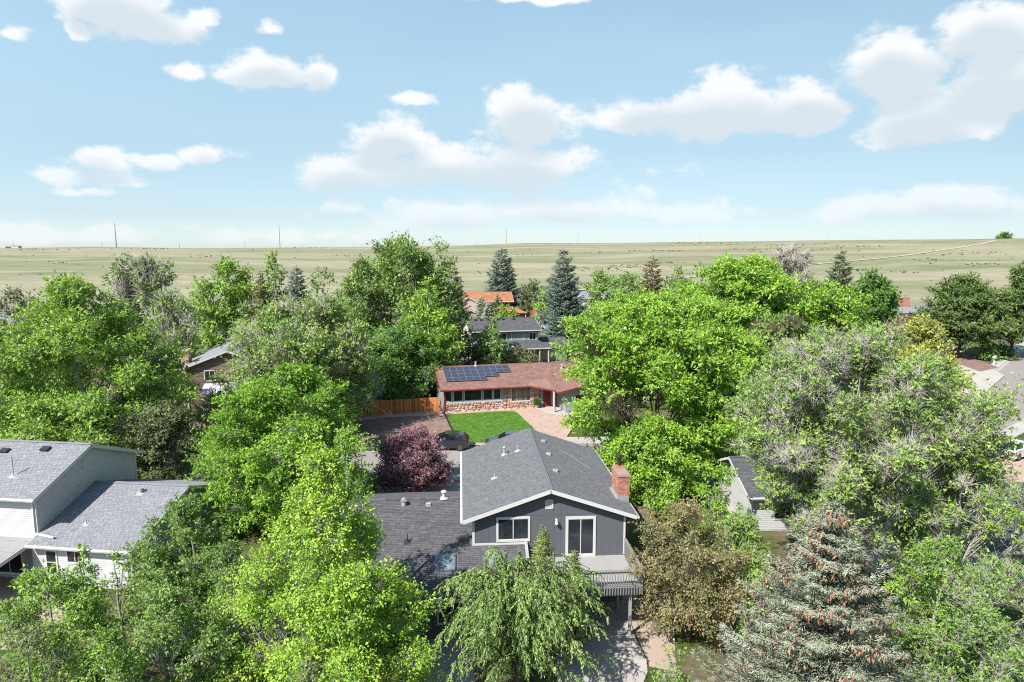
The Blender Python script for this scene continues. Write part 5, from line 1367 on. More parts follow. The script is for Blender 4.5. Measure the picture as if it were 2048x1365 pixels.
simple_house('ranch_house', 'low house with dark brown roof and cream wall right of the tall spruce', 72, 145, 3, 17, 10, 3.0, 2.1, 'shingle_brown', 'cream_wall', wins=((2, 1, 1.5, 1.2), (8, 1, 1.5, 1.2)))
simple_house('ranch_house', 'grey roofed house with broad brick chimney before the prairie at right', 93, 165, 3, 16, 10, 3.0, 2.1, 'shingle_light', 'cream_wall', wins=((2, 1, 1.5, 1.2),), chim=(3.2, 6.2, 4.2, 5.4, 2, 7.2))
simple_house('ranch_house', 'small house with pale blue roof near the rail fence', 24, 228, 8, 16, 11, 2.7, 1.9, 'shingle_light', 'pale_siding', wins=((2, 1, 1.5, 1.2),))
simple_house('garage', 'small cream garage beside the sage house', 7.5, 148, 10, 7, 6, 2.5, 1.2, 'shingle_light', 'cream_wall', wins=())
simple_house('ranch_house', 'bungalow with pale roof among the trees at the far left', -118, 150, 0, 16, 10, 3.0, 1.8, 'shingle_light', 'cream_wall', wins=((2, 1, 1.5, 1.2), (8, 1, 1.5, 1.2)))
def white_house_right():
    T = thing('white_gabled_house', 'white clapboard house with dark roofs seen through the bare branches at right', 'house', (17.2, 46.5, 0), R(3))
    b = gable_body(T, 'x', 0, 8, 0, 7, 2.95, 4.3, 'white_siding'); MB().siding(wall_frame((0, 0, 0), (0, -1)), [(0, .1), (8, .1), (8, 2.95), (0, 2.95)], .14).build('siding', 'white_siding', b, kind='stuff')
    MB().siding(wall_frame((0, 7, 0), (-1, 0)), [(0, .1), (7, .1), (7, 2.95), (3.5, 4.3), (0, 2.95)], .14).build('siding', 'white_siding', b, kind='stuff')
    gable_roof(T, 'x', -.6, 8.3, -.6, 7.6, 2.75, 4.4, 'shingle_dark', tw=.31, ex=.15); window(T, wall_frame((0, 0, 0), (0, -1)), 1.6, .9, 1.5, 1.2, 2, .1)
    g = gable_body(T, 'y', 4.5, 10.3, -6.5, 0, 4.0, 5.2, 'white_siding', name='wall'); MB().siding(wall_frame((4.5, -6.5, 0), (0, -1)), [(0, .1), (5.8, .1), (5.8, 4.0), (2.9, 5.2), (0, 4.0)], .14).build('siding', 'white_siding', g, kind='stuff')
    gable_roof(T, 'y', 3.9, 10.9, -7.0, 3.0, 3.8, 5.32, 'shingle_dark', tw=.31, ex=.15, name='gable_roof'); window(T, wall_frame((4.5, -6.5, 0), (0, -1)), 2.0, 1.9, 1.6, 1.3, 2, .1)
    MB().box(5.4, 6.6, .5, 3.0, 3, 5.9).build('wall', 'white_siding', T)
    c = gable_body(T, 'x', 10.32, 24, -8.4, 1, 2.6, 4.4, 'white_siding', name='wall'); MB().siding(wall_frame((10.32, -8.4, 0), (0, -1)), [(0, .1), (13.6, .1), (13.6, 2.6), (0, 2.6)], .14).build('siding', 'white_siding', c, kind='stuff')
    rr = gable_roof(T, 'x', 10.35, 24.6, -9.0, 1.5, 2.4, 4.6, 'shingle_dark', tw=.31, ex=.15, name='long_roof')
    rf = plane_frame((10.35, -9, 2.4), (24.6, -9, 2.4), (10.35, -3.75, 4.6)); s_ = MB().box(7.5, 8.5, 2.6, 3.8, .01, .12, rf).build('skylight', 'metal_grey', T); MB().box(7.58, 8.42, 2.68, 3.72, .12, .13, rf).build('pane', 'glass_sky', s_)
    for a_ in (1.5, 5.5, 9.5): window(T, wall_frame((10.32, -8.4, 0), (0, -1)), a_, .8, 1.7, 1.3, 2, .1)
white_house_right()

# ================================================================== VEHICLES
def car(name, label, cat, loc, rz, paint, L=4.6, W=1.84, Hh=1.66, kind='suv', group=None):
    T = thing(name, label, cat, loc, rz, group); hl = L / 2; hw = W / 2; gc = .24
    if kind == 'suv': prof = [(-hl, .45), (-hl + .05, .95), (-hl + .12, 1.06), (hl * .42, 1.06), (hl * .85, .93), (hl, .72), (hl, .36), (hl - .15, gc), (-hl + .15, gc)]; gh = [(-hl + .10, 1.04), (-hl + .62, Hh - .17), (-hl + 1.05, Hh - .03), (-.45, Hh), (.15, Hh - .05), (.70, Hh - .28), (hl * .54, 1.04)]
    elif kind == 'pickup': prof = [(-hl, .5), (-hl + .03, 1.08), (hl * .35, 1.08), (hl * .9, 1.02), (hl, .85), (hl, .4), (hl - .15, gc), (-hl + .15, gc)]; gh = [(-.75, 1.06), (-.62, Hh), (.35, Hh), (.95, 1.06)]
    else: prof = [(-hl, .42), (-hl + .04, .88), (-hl + .3, .95), (hl * .4, .92), (hl * .85, .78), (hl, .62), (hl, .32), (hl - .15, gc - .05), (-hl + .15, gc - .05)]; gh = [(-hl + .45, .92), (-hl + 1.15, Hh - .03), (-.2, Hh), (.3, Hh - .06), (hl * .45, .90)]
    cx = 0.0; cz = .65
    def loft(P, layers):
        m = MB(); V = []; n = len(P)
        for y, sx, sz, c in layers:
            for (x, z) in P: V.append((x * sx, y, c + (z - c) * sz))
        F = []
        for l in range(len(layers) - 1):
            for i in range(n): F.append((l * n + i, l * n + (i + 1) % n, (l + 1) * n + (i + 1) % n, (l + 1) * n + i))
        F.append(tuple(range(n))); F.append(tuple(reversed(range((len(layers) - 1) * n, len(layers) * n)))); m.add(V, F); return m
    body = loft(prof, [(-hw, .955, .90, cz), (-hw + .05, .985, .97, cz), (-hw + .22, 1, 1, cz), (hw - .22, 1, 1, cz), (hw - .05, .985, .97, cz), (hw, .955, .90, cz)]).build('body', paint, T, smooth=False)
    ym = hw - .12; yt = hw - .30; n = len(gh); m = MB(); V = []
    zmin = min(z for _, z in gh); zmax = max(z for _, z in gh)
    for s_ in (-1, 1):
        for x, z in gh: V.append((x, s_ * (ym + (yt - ym) * (z - zmin) / (zmax - zmin)), z))
    m.add(V, [tuple(range(n)), tuple(reversed(range(n, 2 * n)))] + [(i, n + i, n + (i + 1) % n, (i + 1) % n) for i in range(n)]); m.build('glasshouse', 'glass_car', T)
    # roof skin and pillars
    rf = MB(); top_ = [p for p in gh if p[1] > zmax - .09]; xa, xb = min(p[0] for p in top_), max(p[0] for p in top_); rf.box(xa - .02, xb + .02, -yt - .02, yt + .02, zmax - .035, zmax + .022); rf.build('roof', paint, T)
    pl = MB()
    for s_ in (-1, 1):
        for (x0_, z0_), (x1_, z1_) in ((gh[0], gh[1]), (gh[-1], gh[-2]), ((-.35, zmin), (-.35, zmax))):
            f = lambda x, z: Vector((x, s_ * (ym + (yt - ym) * (z - zmin) / (zmax - zmin) + .012), z)); pl.beam(f(x0_, z0_), f(x1_, z1_), .05, .10, up=(0, 1, 0))
        pl.beam(f(gh[0][0], zmin + .01), f(gh[-1][0], zmin + .01), .03, .05)
    pl.build('pillar', paint, T)
    wr = .36 if kind != 'sedan' else .32
    for x in (-hl * .60, hl * .62):
        for s_ in (-1, 1):
            y = s_ * (hw - .10); MB().cyl((x, y - s_ * .02, wr), (x, s_ * (hw - .012), wr), wr + .07, n=18).build('wheel_arch', 'tyre', T)
            w = MB().cyl((0, -.11, 0), (0, .11, 0), wr, n=22).build('wheel', 'tyre', T); w.location = (x, s_ * (hw - .09), wr)
            r_ = MB().cyl((0, .10 * s_, 0), (0, .118 * s_, 0), wr * .22, n=12)
            for k in range(10): t = k * math.pi / 5; r_.beam((0, .113 * s_, 0), (math.cos(t) * wr * .66, .113 * s_, math.sin(t) * wr * .66), .035, .012, up=(0, 1, 0))
            for k in range(20): t = k * math.pi / 10; t2 = t + math.pi / 10; r_.beam((math.cos(t) * wr * .68, .113 * s_, math.sin(t) * wr * .68), (math.cos(t2) * wr * .68, .113 * s_, math.sin(t2) * wr * .68), .05, .012, up=(0, 1, 0))
            r_.build('rim', 'rim', w)
            MB().box(-hl - .0, -hl + .10, s_ * (hw - .34), s_ * (hw - .06), .74, .92) if False else None
    for s_ in (-1, 1):
        a_, b_ = sorted((s_ * (hw - .40), s_ * (hw - .10))); zt = .78 if kind != 'sedan' else .66
        MB().box(-hl + .0, -hl + .09, a_, b_, zt, zt + .16).build('tail_light', 'lamp_red', T); MB().box(hl - .22, hl - .03, a_, b_, zt - .14, zt - .02).build('headlight', 'lamp_clear', T)
        MB().box(hl * .36, hl * .36 + .18, *sorted((s_ * (hw - .02), s_ * (hw + .16))), zmin + .02, zmin + .16).build('wing_mirror', paint, T)
        dl = MB(); 
        for xx in (-hl * .30, -.02 * hl, hl * .34): dl.box(xx, xx + .012, *sorted((s_ * (hw - .01), s_ * (hw + .004))), .40, zmin - .12)
        for xx in (-hl * .18, hl * .12): dl.box(xx, xx + .16, *sorted((s_ * (hw - .01), s_ * (hw + .02))), zmin - .22, zmin - .18)
        dl.build('door_seam', 'metal_dark', T)
    MB().box(-hl + .2, hl - .2, -hw + .05, hw - .05, .17, .30).build('underbody', 'tyre', T)
    return T
car('parked_car', 'charcoal crossover parked by the kerb in front of the green lawn', 'car', (-6.55, 66.55, .012), R(180), 'paint_charcoal')
car('parked_car', 'dark navy car half hidden behind the grey roof beside the lawn', 'car', (-.35, 67.0, .012), R(180), 'paint_navy', L=4.7, W=1.82, Hh=1.5, kind='sedan')
car('parked_car', 'dark car behind the purple leaved plum tree', 'car', (-12.6, 66.6, .012), R(180), 'paint_dark', L=4.6, Hh=1.5, kind='sedan')
car('parked_car', 'white boxy off-roader glimpsed under the big left maple', 'car', (-55.5, 75.5, .02), R(-70), 'paint_white', L=4.4, W=1.88, Hh=1.85)
car('parked_car', 'dark car in shade beyond the white gabled house', 'car', (19.5, 62.2, .012), R(186), 'paint_dark', L=4.6, Hh=1.5, kind='sedan')
car('pickup_truck', 'orange red pickup in shade beside the dark car', 'truck', (21.0, 56.6, .02), R(94), 'paint_red', L=5.2, W=1.9, Hh=1.8, kind='pickup')
car('parked_car', 'white car behind the bare branches at the right edge', 'car', (48.8, 64.0, .012), R(30), 'paint_white', L=4.6, Hh=1.6)

# mailbox by the right hand street
p = G(1988, 731); T = thing('mailbox', 'white mailbox on a post beside the driveway at right', 'mailbox', (p.x, p.y, 0), R(40))
MB().box(-.09, .09, -.09, .09, 0, 1.3).build('post', 'white_trim', T)
m = MB(); prof = [(-.2, 0), (.2, 0), (.2, .22), (.14, .36), (0, .42), (-.14, .36), (-.2, .22)]; m.prism(prof, -.45, .45, Frame((0, 0, 1.25), (0, 1, 0), (0, 0, 1), (1, 0, 0))); m.build('box', 'white_trim', T); MB().box(.2, .23, .2, .23, 1.4, 1.75).build('flag', 'paint_red', T)
MB().beam((0, 0, 1.0), (.35, 0, 1.25), .06, .06).build('brace', 'white_trim', T)
# ================================================================== VEGETATION
def hw2r(hw, Y): return hw / FPX * Y / .97
B = broadleaf
NEAR = [
 dict(name='maple_tree', label='large bright yellow green maple in the foreground left of the slate house', cat='tree', px=640, Y=27.5, top=905, r=hw2r(222, 27.5), leaf='maple', profile='pyramid', base=.06, seed=21, lobes=48, flat=.7, spray=.95, lobe_size=.82, bark='bark_grey'),
 dict(name='maple_tree', label='slender upright maple leader rising behind the bright foreground maple', cat='tree', px=690, Y=31, top=862, r=hw2r(85, 31), leaf='bright', profile='cone', base=.25, seed=22, lobes=16, bare=.10, flat=.8),
 dict(name='locust_tree', label='rounded vivid green honey locust left of the purple plum', cat='tree', px=562, Y=48, top=742, r=hw2r(158, 48), leaf='locust', profile='round', base=.10, seed=23, lobes=34, flat=.6, spray=1.0, hue=(-.15, .85)),
 dict(name='plum_tree', label='purple leaved plum tree beside the driveway', cat='tree', px=822, Y=55, top=864, r=hw2r(84, 55), leaf='plum', profile='mound', base=.16, seed=24, lobes=22, flat=.7, bark='bark_brown', twig=2.5, trunks=3, leafscale=.8, jitter=.5),
 dict(name='elm_tree', label='dull green bushy tree covering the right end of the left house', cat='tree', px=358, Y=32, top=1005, r=hw2r(98, 32), leaf='elm', profile='round', base=.04, seed=26, lobes=34, flat=.8, spray=.8, leafscale=.9, cov=1.5, hue=(-.05, .9)),
 dict(name='small_tree', label='yellow green tree low in the left foreground below the bushy elm', cat='tree', px=330, Y=25, top=1180, r=hw2r(115, 25), leaf='shrub', profile='mound', base=.08, seed=27, lobes=24, flat=.75, spray=.85),
 dict(name='small_tree', label='feathery dark green locust in the bottom left corner', cat='tree', px=95, Y=28, top=1145, r=hw2r(112, 28), leaf='ash', profile='round', base=.04, seed=28, lobes=28, flat=.6, spray=.9, cov=1.1),
 dict(name='shrub', label='grey green loose shrub at the bottom left corner', cat='shrub', px=50, Y=24, top=1270, r=hw2r(120, 24), leaf='olive', profile='mound', base=.05, seed=29, lobes=16, flat=.8, cov=.8),
 dict(name='shrub', label='leafy green shrub filling the bottom left foreground', cat='shrub', px=205, Y=22.5, top=1275, r=hw2r(95, 22.5), leaf='ash', profile='mound', base=.04, seed=25, lobes=14, flat=.8, cov=1.1, hue=(.1, 1)),
 dict(name='shrub', label='silvery leaved shrub at the bottom edge under the bright maple', cat='shrub', px=612, Y=20.5, top=1330, r=hw2r(75, 20.5), leaf='olive', profile='mound', base=.1, seed=30, lobes=12, flat=.8, hue=(.4, 1.0)),
 dict(name='sapling', label='thin young tree before the lit white wall of the left house', cat='tree', px=165, Y=33.5, top=1098, r=hw2r(28, 33.5), leaf='ash', profile='column', base=.2, seed=31, lobes=8, flat=.9, cov=.6),
 dict(name='sapling', label='second thin young tree right of the first by the lit white wall', cat='tree', px=232, Y=33, top=1108, r=hw2r(34, 33), leaf='elm', profile='spread', base=.2, seed=32, lobes=9, flat=.8, cov=.7),
 dict(name='crabapple_tree', label='rusty brown green crabapple right of the deck', cat='tree', px=1388, Y=33, top=1008, r=hw2r(110, 33), leaf='crab', profile='round', base=.12, seed=33, lobes=26, flat=.75, spray=.85, leafscale=.85, cov=.85, twig=3, trunks=2, bark='bark_brown'),
 dict(name='dying_tree', label='huge half bare silver branched tree on the right', cat='tree', px=1728, Y=35, top=668, r=hw2r(228, 35), leaf='halfdead', profile='spread', base=.34, seed=34, lobes=44, flat=.75, spray=.9, bare=.42, twig=1.5, cov=1.05, bark='bark_grey', trunks=2, lobe_size=.78),
 dict(name='small_tree', label='green leafy branches spreading in front of the long dark roof at right', cat='tree', px=1935, Y=32, top=905, r=hw2r(135, 32), leaf='ash', profile='spread', base=.15, seed=35, lobes=20, flat=.7, bare=.38, cov=.6, spray=.85),
 dict(name='small_tree', label='pale green twiggy tree in the lower right corner', cat='tree', px=1990, Y=25, top=1130, r=hw2r(150, 25), leaf='shrub', profile='mound', base=.05, seed=36, lobes=22, flat=.75, bare=.22, cov=.6, hue=(.1, .9)),
 dict(name='small_tree', label='loose grey green tree between crabapple and blue spruce', cat='tree', px=1525, Y=32, top=1120, r=hw2r(55, 32), leaf='halfdead', profile='round', base=.1, seed=37, lobes=16, flat=.8, bare=.15, cov=.75),
 dict(name='locust_tree', label='low vivid green locust branches behind the brick chimney', cat='tree', px=1330, Y=51, top=838, r=hw2r(98, 51), leaf='locust', profile='round', base=.05, seed=43, lobes=22, flat=.6, hue=(.1, 1.05), bark='bark_brown'),
 dict(name='locust_tree', label='green locust between the chimney and the white gabled house', cat='tree', px=1420, Y=62, top=790, r=hw2r(72, 62), leaf='locust', profile='round', base=.08, seed=44, lobes=18, flat=.6, hue=(.0, .95), bark='bark_brown', bare=.08),
 dict(name='small_tree', label='dull green tree just behind the lower roof of the left house', cat='tree', px=418, Y=50, top=880, r=hw2r(48, 50), leaf='ash', profile='round', base=.05, seed=45, lobes=12, flat=.7, hue=(.0, .9)),
 dict(name='small_tree', label='green thicket low between the left elm and the bright maple', cat='tree', px=455, Y=30, top=1090, r=hw2r(70, 30), leaf='elm', profile='mound', base=.05, seed=46, lobes=16, flat=.8, hue=(.0, .9)),
 dict(name='small_tree', label='leafy green tree right of the coned blue spruce', cat='tree', px=1900, Y=27.5, top=1075, r=hw2r(115, 27.5), leaf='ash', profile='mound', base=.04, seed=47, lobes=26, flat=.75, bare=.18, cov=1.0),
 dict(name='small_tree', label='pale green leafy tree left of the coned blue spruce', cat='tree', px=1475, Y=38, top=1035, r=hw2r(66, 38), leaf='halfdead', profile='round', base=.04, seed=48, lobes=20, flat=.8, bare=.12, cov=1.1),
 dict(name='small_tree', label='green tree beside the left wall of the white gabled house', cat='tree', px=1448, Y=44, top=935, r=hw2r(50, 44), leaf='locust', profile='round', base=.04, seed=49, lobes=12, flat=.7, cov=1.1, hue=(-.1, .9)),
 dict(name='shrub', label='green leafy shrub beside the concrete patio at the bottom', cat='shrub', px=1345, Y=25.5, top=1300, r=hw2r(55, 25.5), leaf='shrub', profile='mound', base=.05, seed=38, lobes=12, flat=.9, cov=.7),
 dict(name='locust_tree', label='towering vivid green locust right of the slate house', cat='tree', px=1320, Y=56, top=592, r=hw2r(180, 56), leaf='locust', profile='spread', base=.12, seed=39, lobes=62, flat=.6, spray=.95, bark='bark_brown', lobe_size=.78, hue=(.05, 1), trunks=2, bare=.04),
 dict(name='maple_tree', label='massive green maple filling the left side beyond the white house', cat='tree', px=150, Y=59, top=568, r=hw2r(188, 59), leaf='ash', profile='egg', base=.08, seed=40, lobes=58, flat=.65, spray=.95, hue=(.2, 1.05), lobe_size=.8),
 dict(name='maple_tree', label='dark green maple at the left edge beside the massive one', cat='tree', px=-30, Y=62, top=640, r=hw2r(110, 62), leaf='ash', profile='egg', base=.1, seed=41, lobes=26, flat=.65),
 dict(name='crabapple_tree', label='olive green crabapple between the left house and the locust', cat='tree', px=318, Y=55, top=812, r=hw2r(78, 55), leaf='olive', profile='round', base=.12, seed=42, lobes=22, flat=.75, leafscale=.85, hue=(.0, .8)),
]
for d in NEAR: B(**d)
willow('willow_tree', 'drooping pale green willow in front of the deck', 1032, 28.5, 1135, 3.55)
def young_pine(label, px, Y, top, r, seed):
    return conifer('young_pine', label, px, Y, top, r, leaf='youngpine', seed=seed, base=.1, needle=.17, power=1.0, droop=-.5, per_level=8, levels=30, dens=1.6)
young_pine('young pine with pale upright candles before the slate wall', 1087, 31.5, 1058, 1.15, 3)
young_pine('smaller pine leader right of the young pine', 1149, 31.6, 1104, .85, 4)
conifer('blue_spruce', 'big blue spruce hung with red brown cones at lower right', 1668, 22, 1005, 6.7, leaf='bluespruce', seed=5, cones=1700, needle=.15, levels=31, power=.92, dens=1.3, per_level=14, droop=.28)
#conifer('blue_spruce', 'small blue spruce top peeking at the bottom beside the coned spruce', 1420, 20.5, 1290, 1.6, leaf='bluespruce', seed=6, needle=.17)

FAR = [
 dict(name='maple_tree', label='half bare grey twigged tree left of the cottonwoods', cat='tree', px=602, Y=72, top=606, r=hw2r(138, 72), leaf='halfdead', profile='round', base=.1, seed=50, lobes=34, flat=.75, bare=.26, twig=.9, cov=.8, hue=(.0, .95)),
 dict(name='cottonwood_tree', label='tallest central cottonwood cluster with crown against the prairie', cat='tree', px=800, Y=101, top=486, r=hw2r(96, 101), leaf='elm', profile='column', base=.08, seed=51, lobes=44, flat=.85, hue=(.15, 1)),
 dict(name='cottonwood_tree', label='cottonwood with twin crowns right of the tallest one', cat='tree', px=872, Y=104, top=484, r=hw2r(52, 104), leaf='elm', profile='column', base=.1, seed=52, lobes=26, flat=.9),
 dict(name='maple_tree', label='yellow tinged maple in front of the central cottonwoods', cat='tree', px=850, Y=93, top=560, r=hw2r(58, 93), leaf='maple', profile='egg', base=.12, seed=53, lobes=28, flat=.75, hue=(-.1, .75)),
 dict(name='cottonwood_tree', label='green cottonwood on the left flank of the central group', cat='tree', px=720, Y=97, top=520, r=hw2r(66, 97), leaf='elm', profile='egg', base=.08, seed=54, lobes=28, flat=.8, hue=(.1, 1)),
 dict(name='elm_tree', label='dark green elm low behind the solar roof', cat='tree', px=800, Y=90, top=660, r=hw2r(95, 90), leaf='darkgreen', profile='round', base=.05, seed=55, lobes=30, flat=.75, hue=(.2, 1.1)),
 dict(name='cottonwood_tree', label='bushy green tree left of the dark blue spruce against the prairie', cat='tree', px=455, Y=122, top=528, r=hw2r(72, 122), leaf='ash', profile='round', base=.1, seed=56, lobes=30, flat=.75, hue=(.25, 1)),
 dict(name='cottonwood_tree', label='narrow light green tree top left of the dark blue spruce', cat='tree', px=545, Y=126, top=510, r=hw2r(30, 126), leaf='elm', profile='column', base=.2, seed=57, lobes=16, flat=.9, hue=(.3, 1)),
 dict(name='elm_tree', label='light green tree right of the dark blue spruce', cat='tree', px=640, Y=118, top=540, r=hw2r(48, 118), leaf='elm', profile='round', base=.1, seed=58, lobes=20, flat=.8, hue=(.25, 1)),
 dict(name='dying_tree', label='thin grey dying tree above the massive left maple', cat='tree', px=268, Y=98, top=522, r=hw2r(70, 98), leaf='halfdead', profile='vase', base=.15, seed=59, lobes=32, flat=.8, bare=.42, twig=1.3, cov=.7, hue=(-.1, .6)),
 dict(name='dying_tree', label='bare branched tree behind the half hidden brown roof', cat='tree', px=335, Y=92, top=585, r=hw2r(60, 92), leaf='halfdead', profile='round', base=.15, seed=60, lobes=22, flat=.8, bare=.35, cov=.75, hue=(0, .8)),
 dict(name='elm_tree', label='green tree left of the brown house with stone chimney', cat='tree', px=285, Y=76, top=680, r=hw2r(45, 76), leaf='ash', profile='round', base=.05, seed=61, lobes=20, flat=.8, hue=(.1, .9)),
 dict(name='locust_tree', label='green tree between the brown brick house and the locust', cat='tree', px=535, Y=77, top=715, r=hw2r(60, 77), leaf='elm', profile='round', base=.05, seed=62, lobes=26, flat=.75, bare=.08),
 dict(name='small_tree', label='low shrubby tree before the porch of the brown brick house', cat='tree', px=430, Y=67, top=792, r=hw2r(45, 67), leaf='halfdead', profile='mound', base=.05, seed=63, lobes=14, flat=.8, bare=.15),
 dict(name='elm_tree', label='tree before the brown two storey house deep at left', cat='tree', px=338, Y=110, top=640, r=hw2r(36, 110), leaf='elm', profile='round', base=.05, seed=64, lobes=16, flat=.8),
 dict(name='elm_tree', label='tree right of the brown two storey house deep at left', cat='tree', px=512, Y=112, top=600, r=hw2r(44, 112), leaf='elm', profile='round', base=.05, seed=65, lobes=20, flat=.8, bare=.12, hue=(.1, .9)),
 dict(name='olive_shrub', label='silvery olive shrub at the end of the cedar fence', cat='shrub', px=734, Y=82, top=738, r=hw2r(36, 82), leaf='silver', profile='mound', base=.03, seed=66, lobes=16, flat=1.0, twig=2),
 dict(name='small_tree', label='olive green tree before the sage two storey house', cat='tree', px=985, Y=108, top=648, r=hw2r(32, 108), leaf='shrub', profile='round', base=.08, seed=67, lobes=16, flat=.85, hue=(-.1, .8)),
 dict(name='small_tree', label='darker tree left of the sage two storey house', cat='tree', px=938, Y=107, top=662, r=hw2r(30, 107), leaf='olive', profile='round', base=.05, seed=68, lobes=14, flat=.85, hue=(-.1, .7)),
 dict(name='juniper_shrub', label='dark rounded juniper before the columned porch', cat='shrub', px=1048, Y=110.5, top=702, r=hw2r(32, 110), leaf='olive', profile='mound', base=.02, seed=69, lobes=10, flat=.8, hue=(-.3, .5)),
 dict(name='juniper_shrub', label='smaller juniper at the left end of the porch', cat='shrub', px=1012, Y=110, top=715, r=hw2r(22, 110), leaf='olive', profile='mound', base=.02, seed=70, lobes=8, flat=.8, hue=(-.4, .4)),
 dict(name='locust_tree', label='broad yellow green locust canopy behind the towering locust', cat='tree', px=1500, Y=88, top=522, r=hw2r(112, 88), leaf='locust', profile='spread', base=.25, seed=71, lobes=44, flat=.6, hue=(.1, 1), bark='bark_brown', bare=.05),
 dict(name='locust_tree', label='locust canopy right end under the tall dark spruce', cat='tree', px=1638, Y=90, top=572, r=hw2r(85, 90), leaf='locust', profile='spread', base=.3, seed=72, lobes=34, flat=.6, hue=(.05, .9), bark='bark_brown', bare=.14),
 dict(name='dying_tree', label='leafless pale twigged tree top above the locust canopy', cat='tree', px=1582, Y=112, top=498, r=hw2r(42, 112), leaf='dry', profile='vase', base=.35, seed=73, lobes=18, flat=.9, bare=.85, twig=1.6, cov=.35),
 dict(name='linden_tree', label='dense dark green round tree right of the tall dark spruce', cat='tree', px=1748, Y=120, top=553, r=hw2r(52, 120), leaf='darkgreen', profile='round', base=.08, seed=74, lobes=32, cov=1.5, flat=.75, hue=(.1, 1)),
 dict(name='linden_tree', label='golden green tree in front of the dark pines at right', cat='tree', px=1850, Y=86, top=640, r=hw2r(76, 86), leaf='yellow', profile='egg', base=.05, seed=75, lobes=34, flat=.75),
 dict(name='small_tree', label='reddish brown small tree before the dark brown roof', cat='tree', px=1798, Y=112, top=638, r=hw2r(32, 112), leaf='crab', profile='round', base=.1, seed=76, lobes=12, flat=.8, bare=.2, hue=(.1, 1)),
 dict(name='pine_tree', label='broad dark pine at right near the street', cat='tree', px=1932, Y=122, top=552, r=hw2r(70, 122), leaf='pine', profile='egg', base=.22, seed=77, lobes=42, flat=.55, leaf_asp=.4, bark='bark_brown', hue=(.0, .85), cov=1.35),
 dict(name='pine_tree', label='dark pine cut by the right edge of the photo', cat='tree', px=2040, Y=124, top=538, r=hw2r(58, 124), leaf='pine', profile='egg', base=.22, seed=78, lobes=34, flat=.55, leaf_asp=.4, bark='bark_brown', hue=(.0, .8), cov=1.35),
 dict(name='juniper_shrub', label='bright low juniper under the dark pine', cat='shrub', px=1978, Y=119, top=698, r=hw2r(14, 119), leaf='darkgreen', profile='mound', base=.02, seed=79, lobes=6, flat=.8, hue=(.3, 1.1)),
 dict(name='juniper_shrub', label='dark spreading juniper right of the mailbox', cat='shrub', px=2010, Y=121, top=697, r=hw2r(20, 121), leaf='pine', profile='mound', base=.02, seed=80, lobes=8, flat=.7, hue=(-.1, .6)),
 dict(name='small_tree', label='grey green tree beyond the orange roofed house', cat='tree', px=1068, Y=196, top=566, r=hw2r(26, 196), leaf='olive', profile='round', base=.03, seed=81, lobes=12, flat=.9, hue=(-.1, .6)),
 dict(name='small_tree', label='bright green small tree left of the right tall spruce', cat='tree', px=1086, Y=180, top=590, r=hw2r(16, 180), leaf='bright', profile='round', base=.05, seed=82, lobes=8, flat=.9, hue=(.1, .9)),
 dict(name='small_tree', label='pale tree by the reddish board fence', cat='tree', px=1105, Y=176, top=600, r=hw2r(14, 176), leaf='shrub', profile='round', base=.05, seed=83, lobes=7, flat=.9),
 dict(name='small_tree', label='bushy tree right of the right tall spruce before the trail', cat='tree', px=1203, Y=205, top=548, r=hw2r(28, 205), leaf='ash', profile='round', base=.03, seed=84, lobes=14, flat=.9, hue=(.1, .8)),
 dict(name='small_tree', label='upright shrubby tree left of the rusty spruce', cat='tree', px=1262, Y=190, top=553, r=hw2r(32, 190), leaf='elm', profile='vase', base=.03, seed=85, lobes=16, flat=1.0, hue=(.1, .9)),
 dict(name='small_tree', label='green tree right of the rusty spruce before the trail', cat='tree', px=1358, Y=170, top=540, r=hw2r(34, 170), leaf='ash', profile='round', base=.03, seed=86, lobes=16, flat=.85, hue=(.1, .9)),
 dict(name='locust_tree', label='round vivid green tree in front of the rusty spruce', cat='tree', px=1372, Y=118, top=562, r=hw2r(52, 118), leaf='locust', profile='round', base=.05, seed=87, lobes=22, flat=.65, hue=(-.1, .8)),
 dict(name='locust_tree', label='light green tree top beyond the towering locust', cat='tree', px=1230, Y=110, top=585, r=hw2r(60, 110), leaf='shrub', profile='round', base=.05, seed=88, lobes=22, flat=.7, hue=(.0, .8)),
 dict(name='small_tree', label='brownish low tree at the far left edge before the prairie', cat='tree', px=25, Y=150, top=584, r=hw2r(42, 150), leaf='olive', profile='round', base=.03, seed=89, lobes=14, flat=.8, bare=.2, hue=(-.1, .7)),
 dict(name='small_tree', label='yellow green bush behind the sage house roof', cat='shrub', px=1012, Y=160, top=614, r=hw2r(24, 160), leaf='maple', profile='mound', base=.03, seed=90, lobes=10, flat=.8, hue=(-.2, .6)),
 dict(name='small_tree', label='slim dark tree before the orange roofed house', cat='tree', px=993, Y=168, top=597, r=hw2r(13, 168), leaf='olive', profile='cone', base=.03, seed=91, lobes=9, flat=1.1, hue=(-.2, .6)),
 dict(name='small_tree', label='dark reddish tree left of the pinkish gable', cat='tree', px=896, Y=160, top=606, r=hw2r(14, 160), leaf='crab', profile='column', base=.03, seed=92, lobes=9, flat=.9, hue=(-.3, .6)),
 dict(name='small_tree', label='green tree before the pale gabled house with brick chimney', cat='tree', px=1420, Y=74, top=755, r=hw2r(60, 74), leaf='locust', profile='mound', base=.05, seed=93, lobes=18, flat=.65, hue=(-.1, .9)),
 dict(name='dying_tree', label='dark twiggy tree in front of the brick chimney', cat='tree', px=1560, Y=74, top=640, r=hw2r(85, 74), leaf='halfdead', profile='spread', base=.25, seed=94, lobes=26, flat=.7, bare=.5, twig=1.2, cov=.6, hue=(.1, .8), bark='bark_brown'),
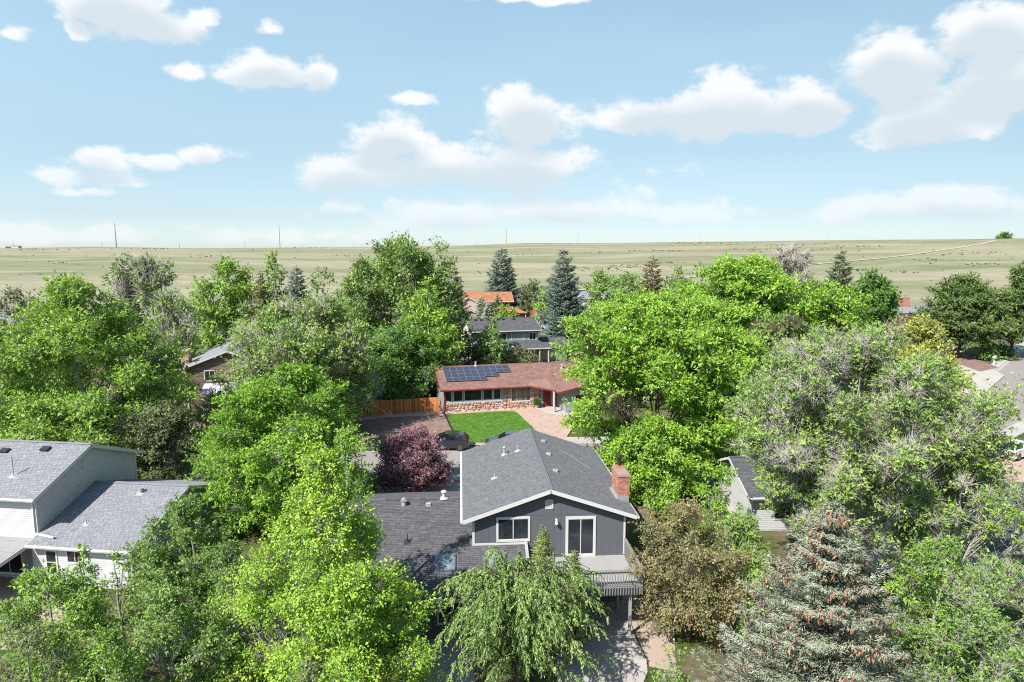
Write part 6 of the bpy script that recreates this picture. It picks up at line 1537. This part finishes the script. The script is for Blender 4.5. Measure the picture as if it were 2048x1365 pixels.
 dict(name='small_tree', label='pale green tree beyond the silver branched tree near the street', cat='tree', px=1790, Y=66, top=790, r=hw2r(95, 66), leaf='halfdead', profile='round', base=.05, seed=95, lobes=24, flat=.75, bare=.25, hue=(.2, 1)),
 dict(name='small_tree', label='brown green tree behind the green locust top at right', cat='tree', px=1690, Y=108, top=628, r=hw2r(44, 108), leaf='olive', profile='round', base=.05, seed=96, lobes=14, flat=.8),
 dict(name='elm_tree', label='green yard tree behind the left locust near the fence', cat='tree', px=640, Y=70, top=770, r=hw2r(70, 70), leaf='ash', profile='round', base=.05, seed=97, lobes=20, flat=.75, bare=.1, hue=(0, .8)),
 dict(name='small_tree', label='leafy tree below the massive left maple by the street', cat='tree', px=250, Y=66, top=790, r=hw2r(60, 66), leaf='ash', profile='mound', base=.05, seed=98, lobes=16, flat=.75),
 dict(name='lone_tree', label='tiny lone tree on the hilltop where the trail ends', cat='tree', px=2009, Y=1290, top=476, r=2.2, leaf='darkgreen', profile='round', base=.1, seed=99, lobes=8, flat=.9),
]
for d in FAR:
    if d['name'] == 'lone_tree':
        p = at(d['px'], d['top'], d['Y']); d['z0'] = float(ground_z(p.x, p.y)); d['h'] = p.z
    B(**d)
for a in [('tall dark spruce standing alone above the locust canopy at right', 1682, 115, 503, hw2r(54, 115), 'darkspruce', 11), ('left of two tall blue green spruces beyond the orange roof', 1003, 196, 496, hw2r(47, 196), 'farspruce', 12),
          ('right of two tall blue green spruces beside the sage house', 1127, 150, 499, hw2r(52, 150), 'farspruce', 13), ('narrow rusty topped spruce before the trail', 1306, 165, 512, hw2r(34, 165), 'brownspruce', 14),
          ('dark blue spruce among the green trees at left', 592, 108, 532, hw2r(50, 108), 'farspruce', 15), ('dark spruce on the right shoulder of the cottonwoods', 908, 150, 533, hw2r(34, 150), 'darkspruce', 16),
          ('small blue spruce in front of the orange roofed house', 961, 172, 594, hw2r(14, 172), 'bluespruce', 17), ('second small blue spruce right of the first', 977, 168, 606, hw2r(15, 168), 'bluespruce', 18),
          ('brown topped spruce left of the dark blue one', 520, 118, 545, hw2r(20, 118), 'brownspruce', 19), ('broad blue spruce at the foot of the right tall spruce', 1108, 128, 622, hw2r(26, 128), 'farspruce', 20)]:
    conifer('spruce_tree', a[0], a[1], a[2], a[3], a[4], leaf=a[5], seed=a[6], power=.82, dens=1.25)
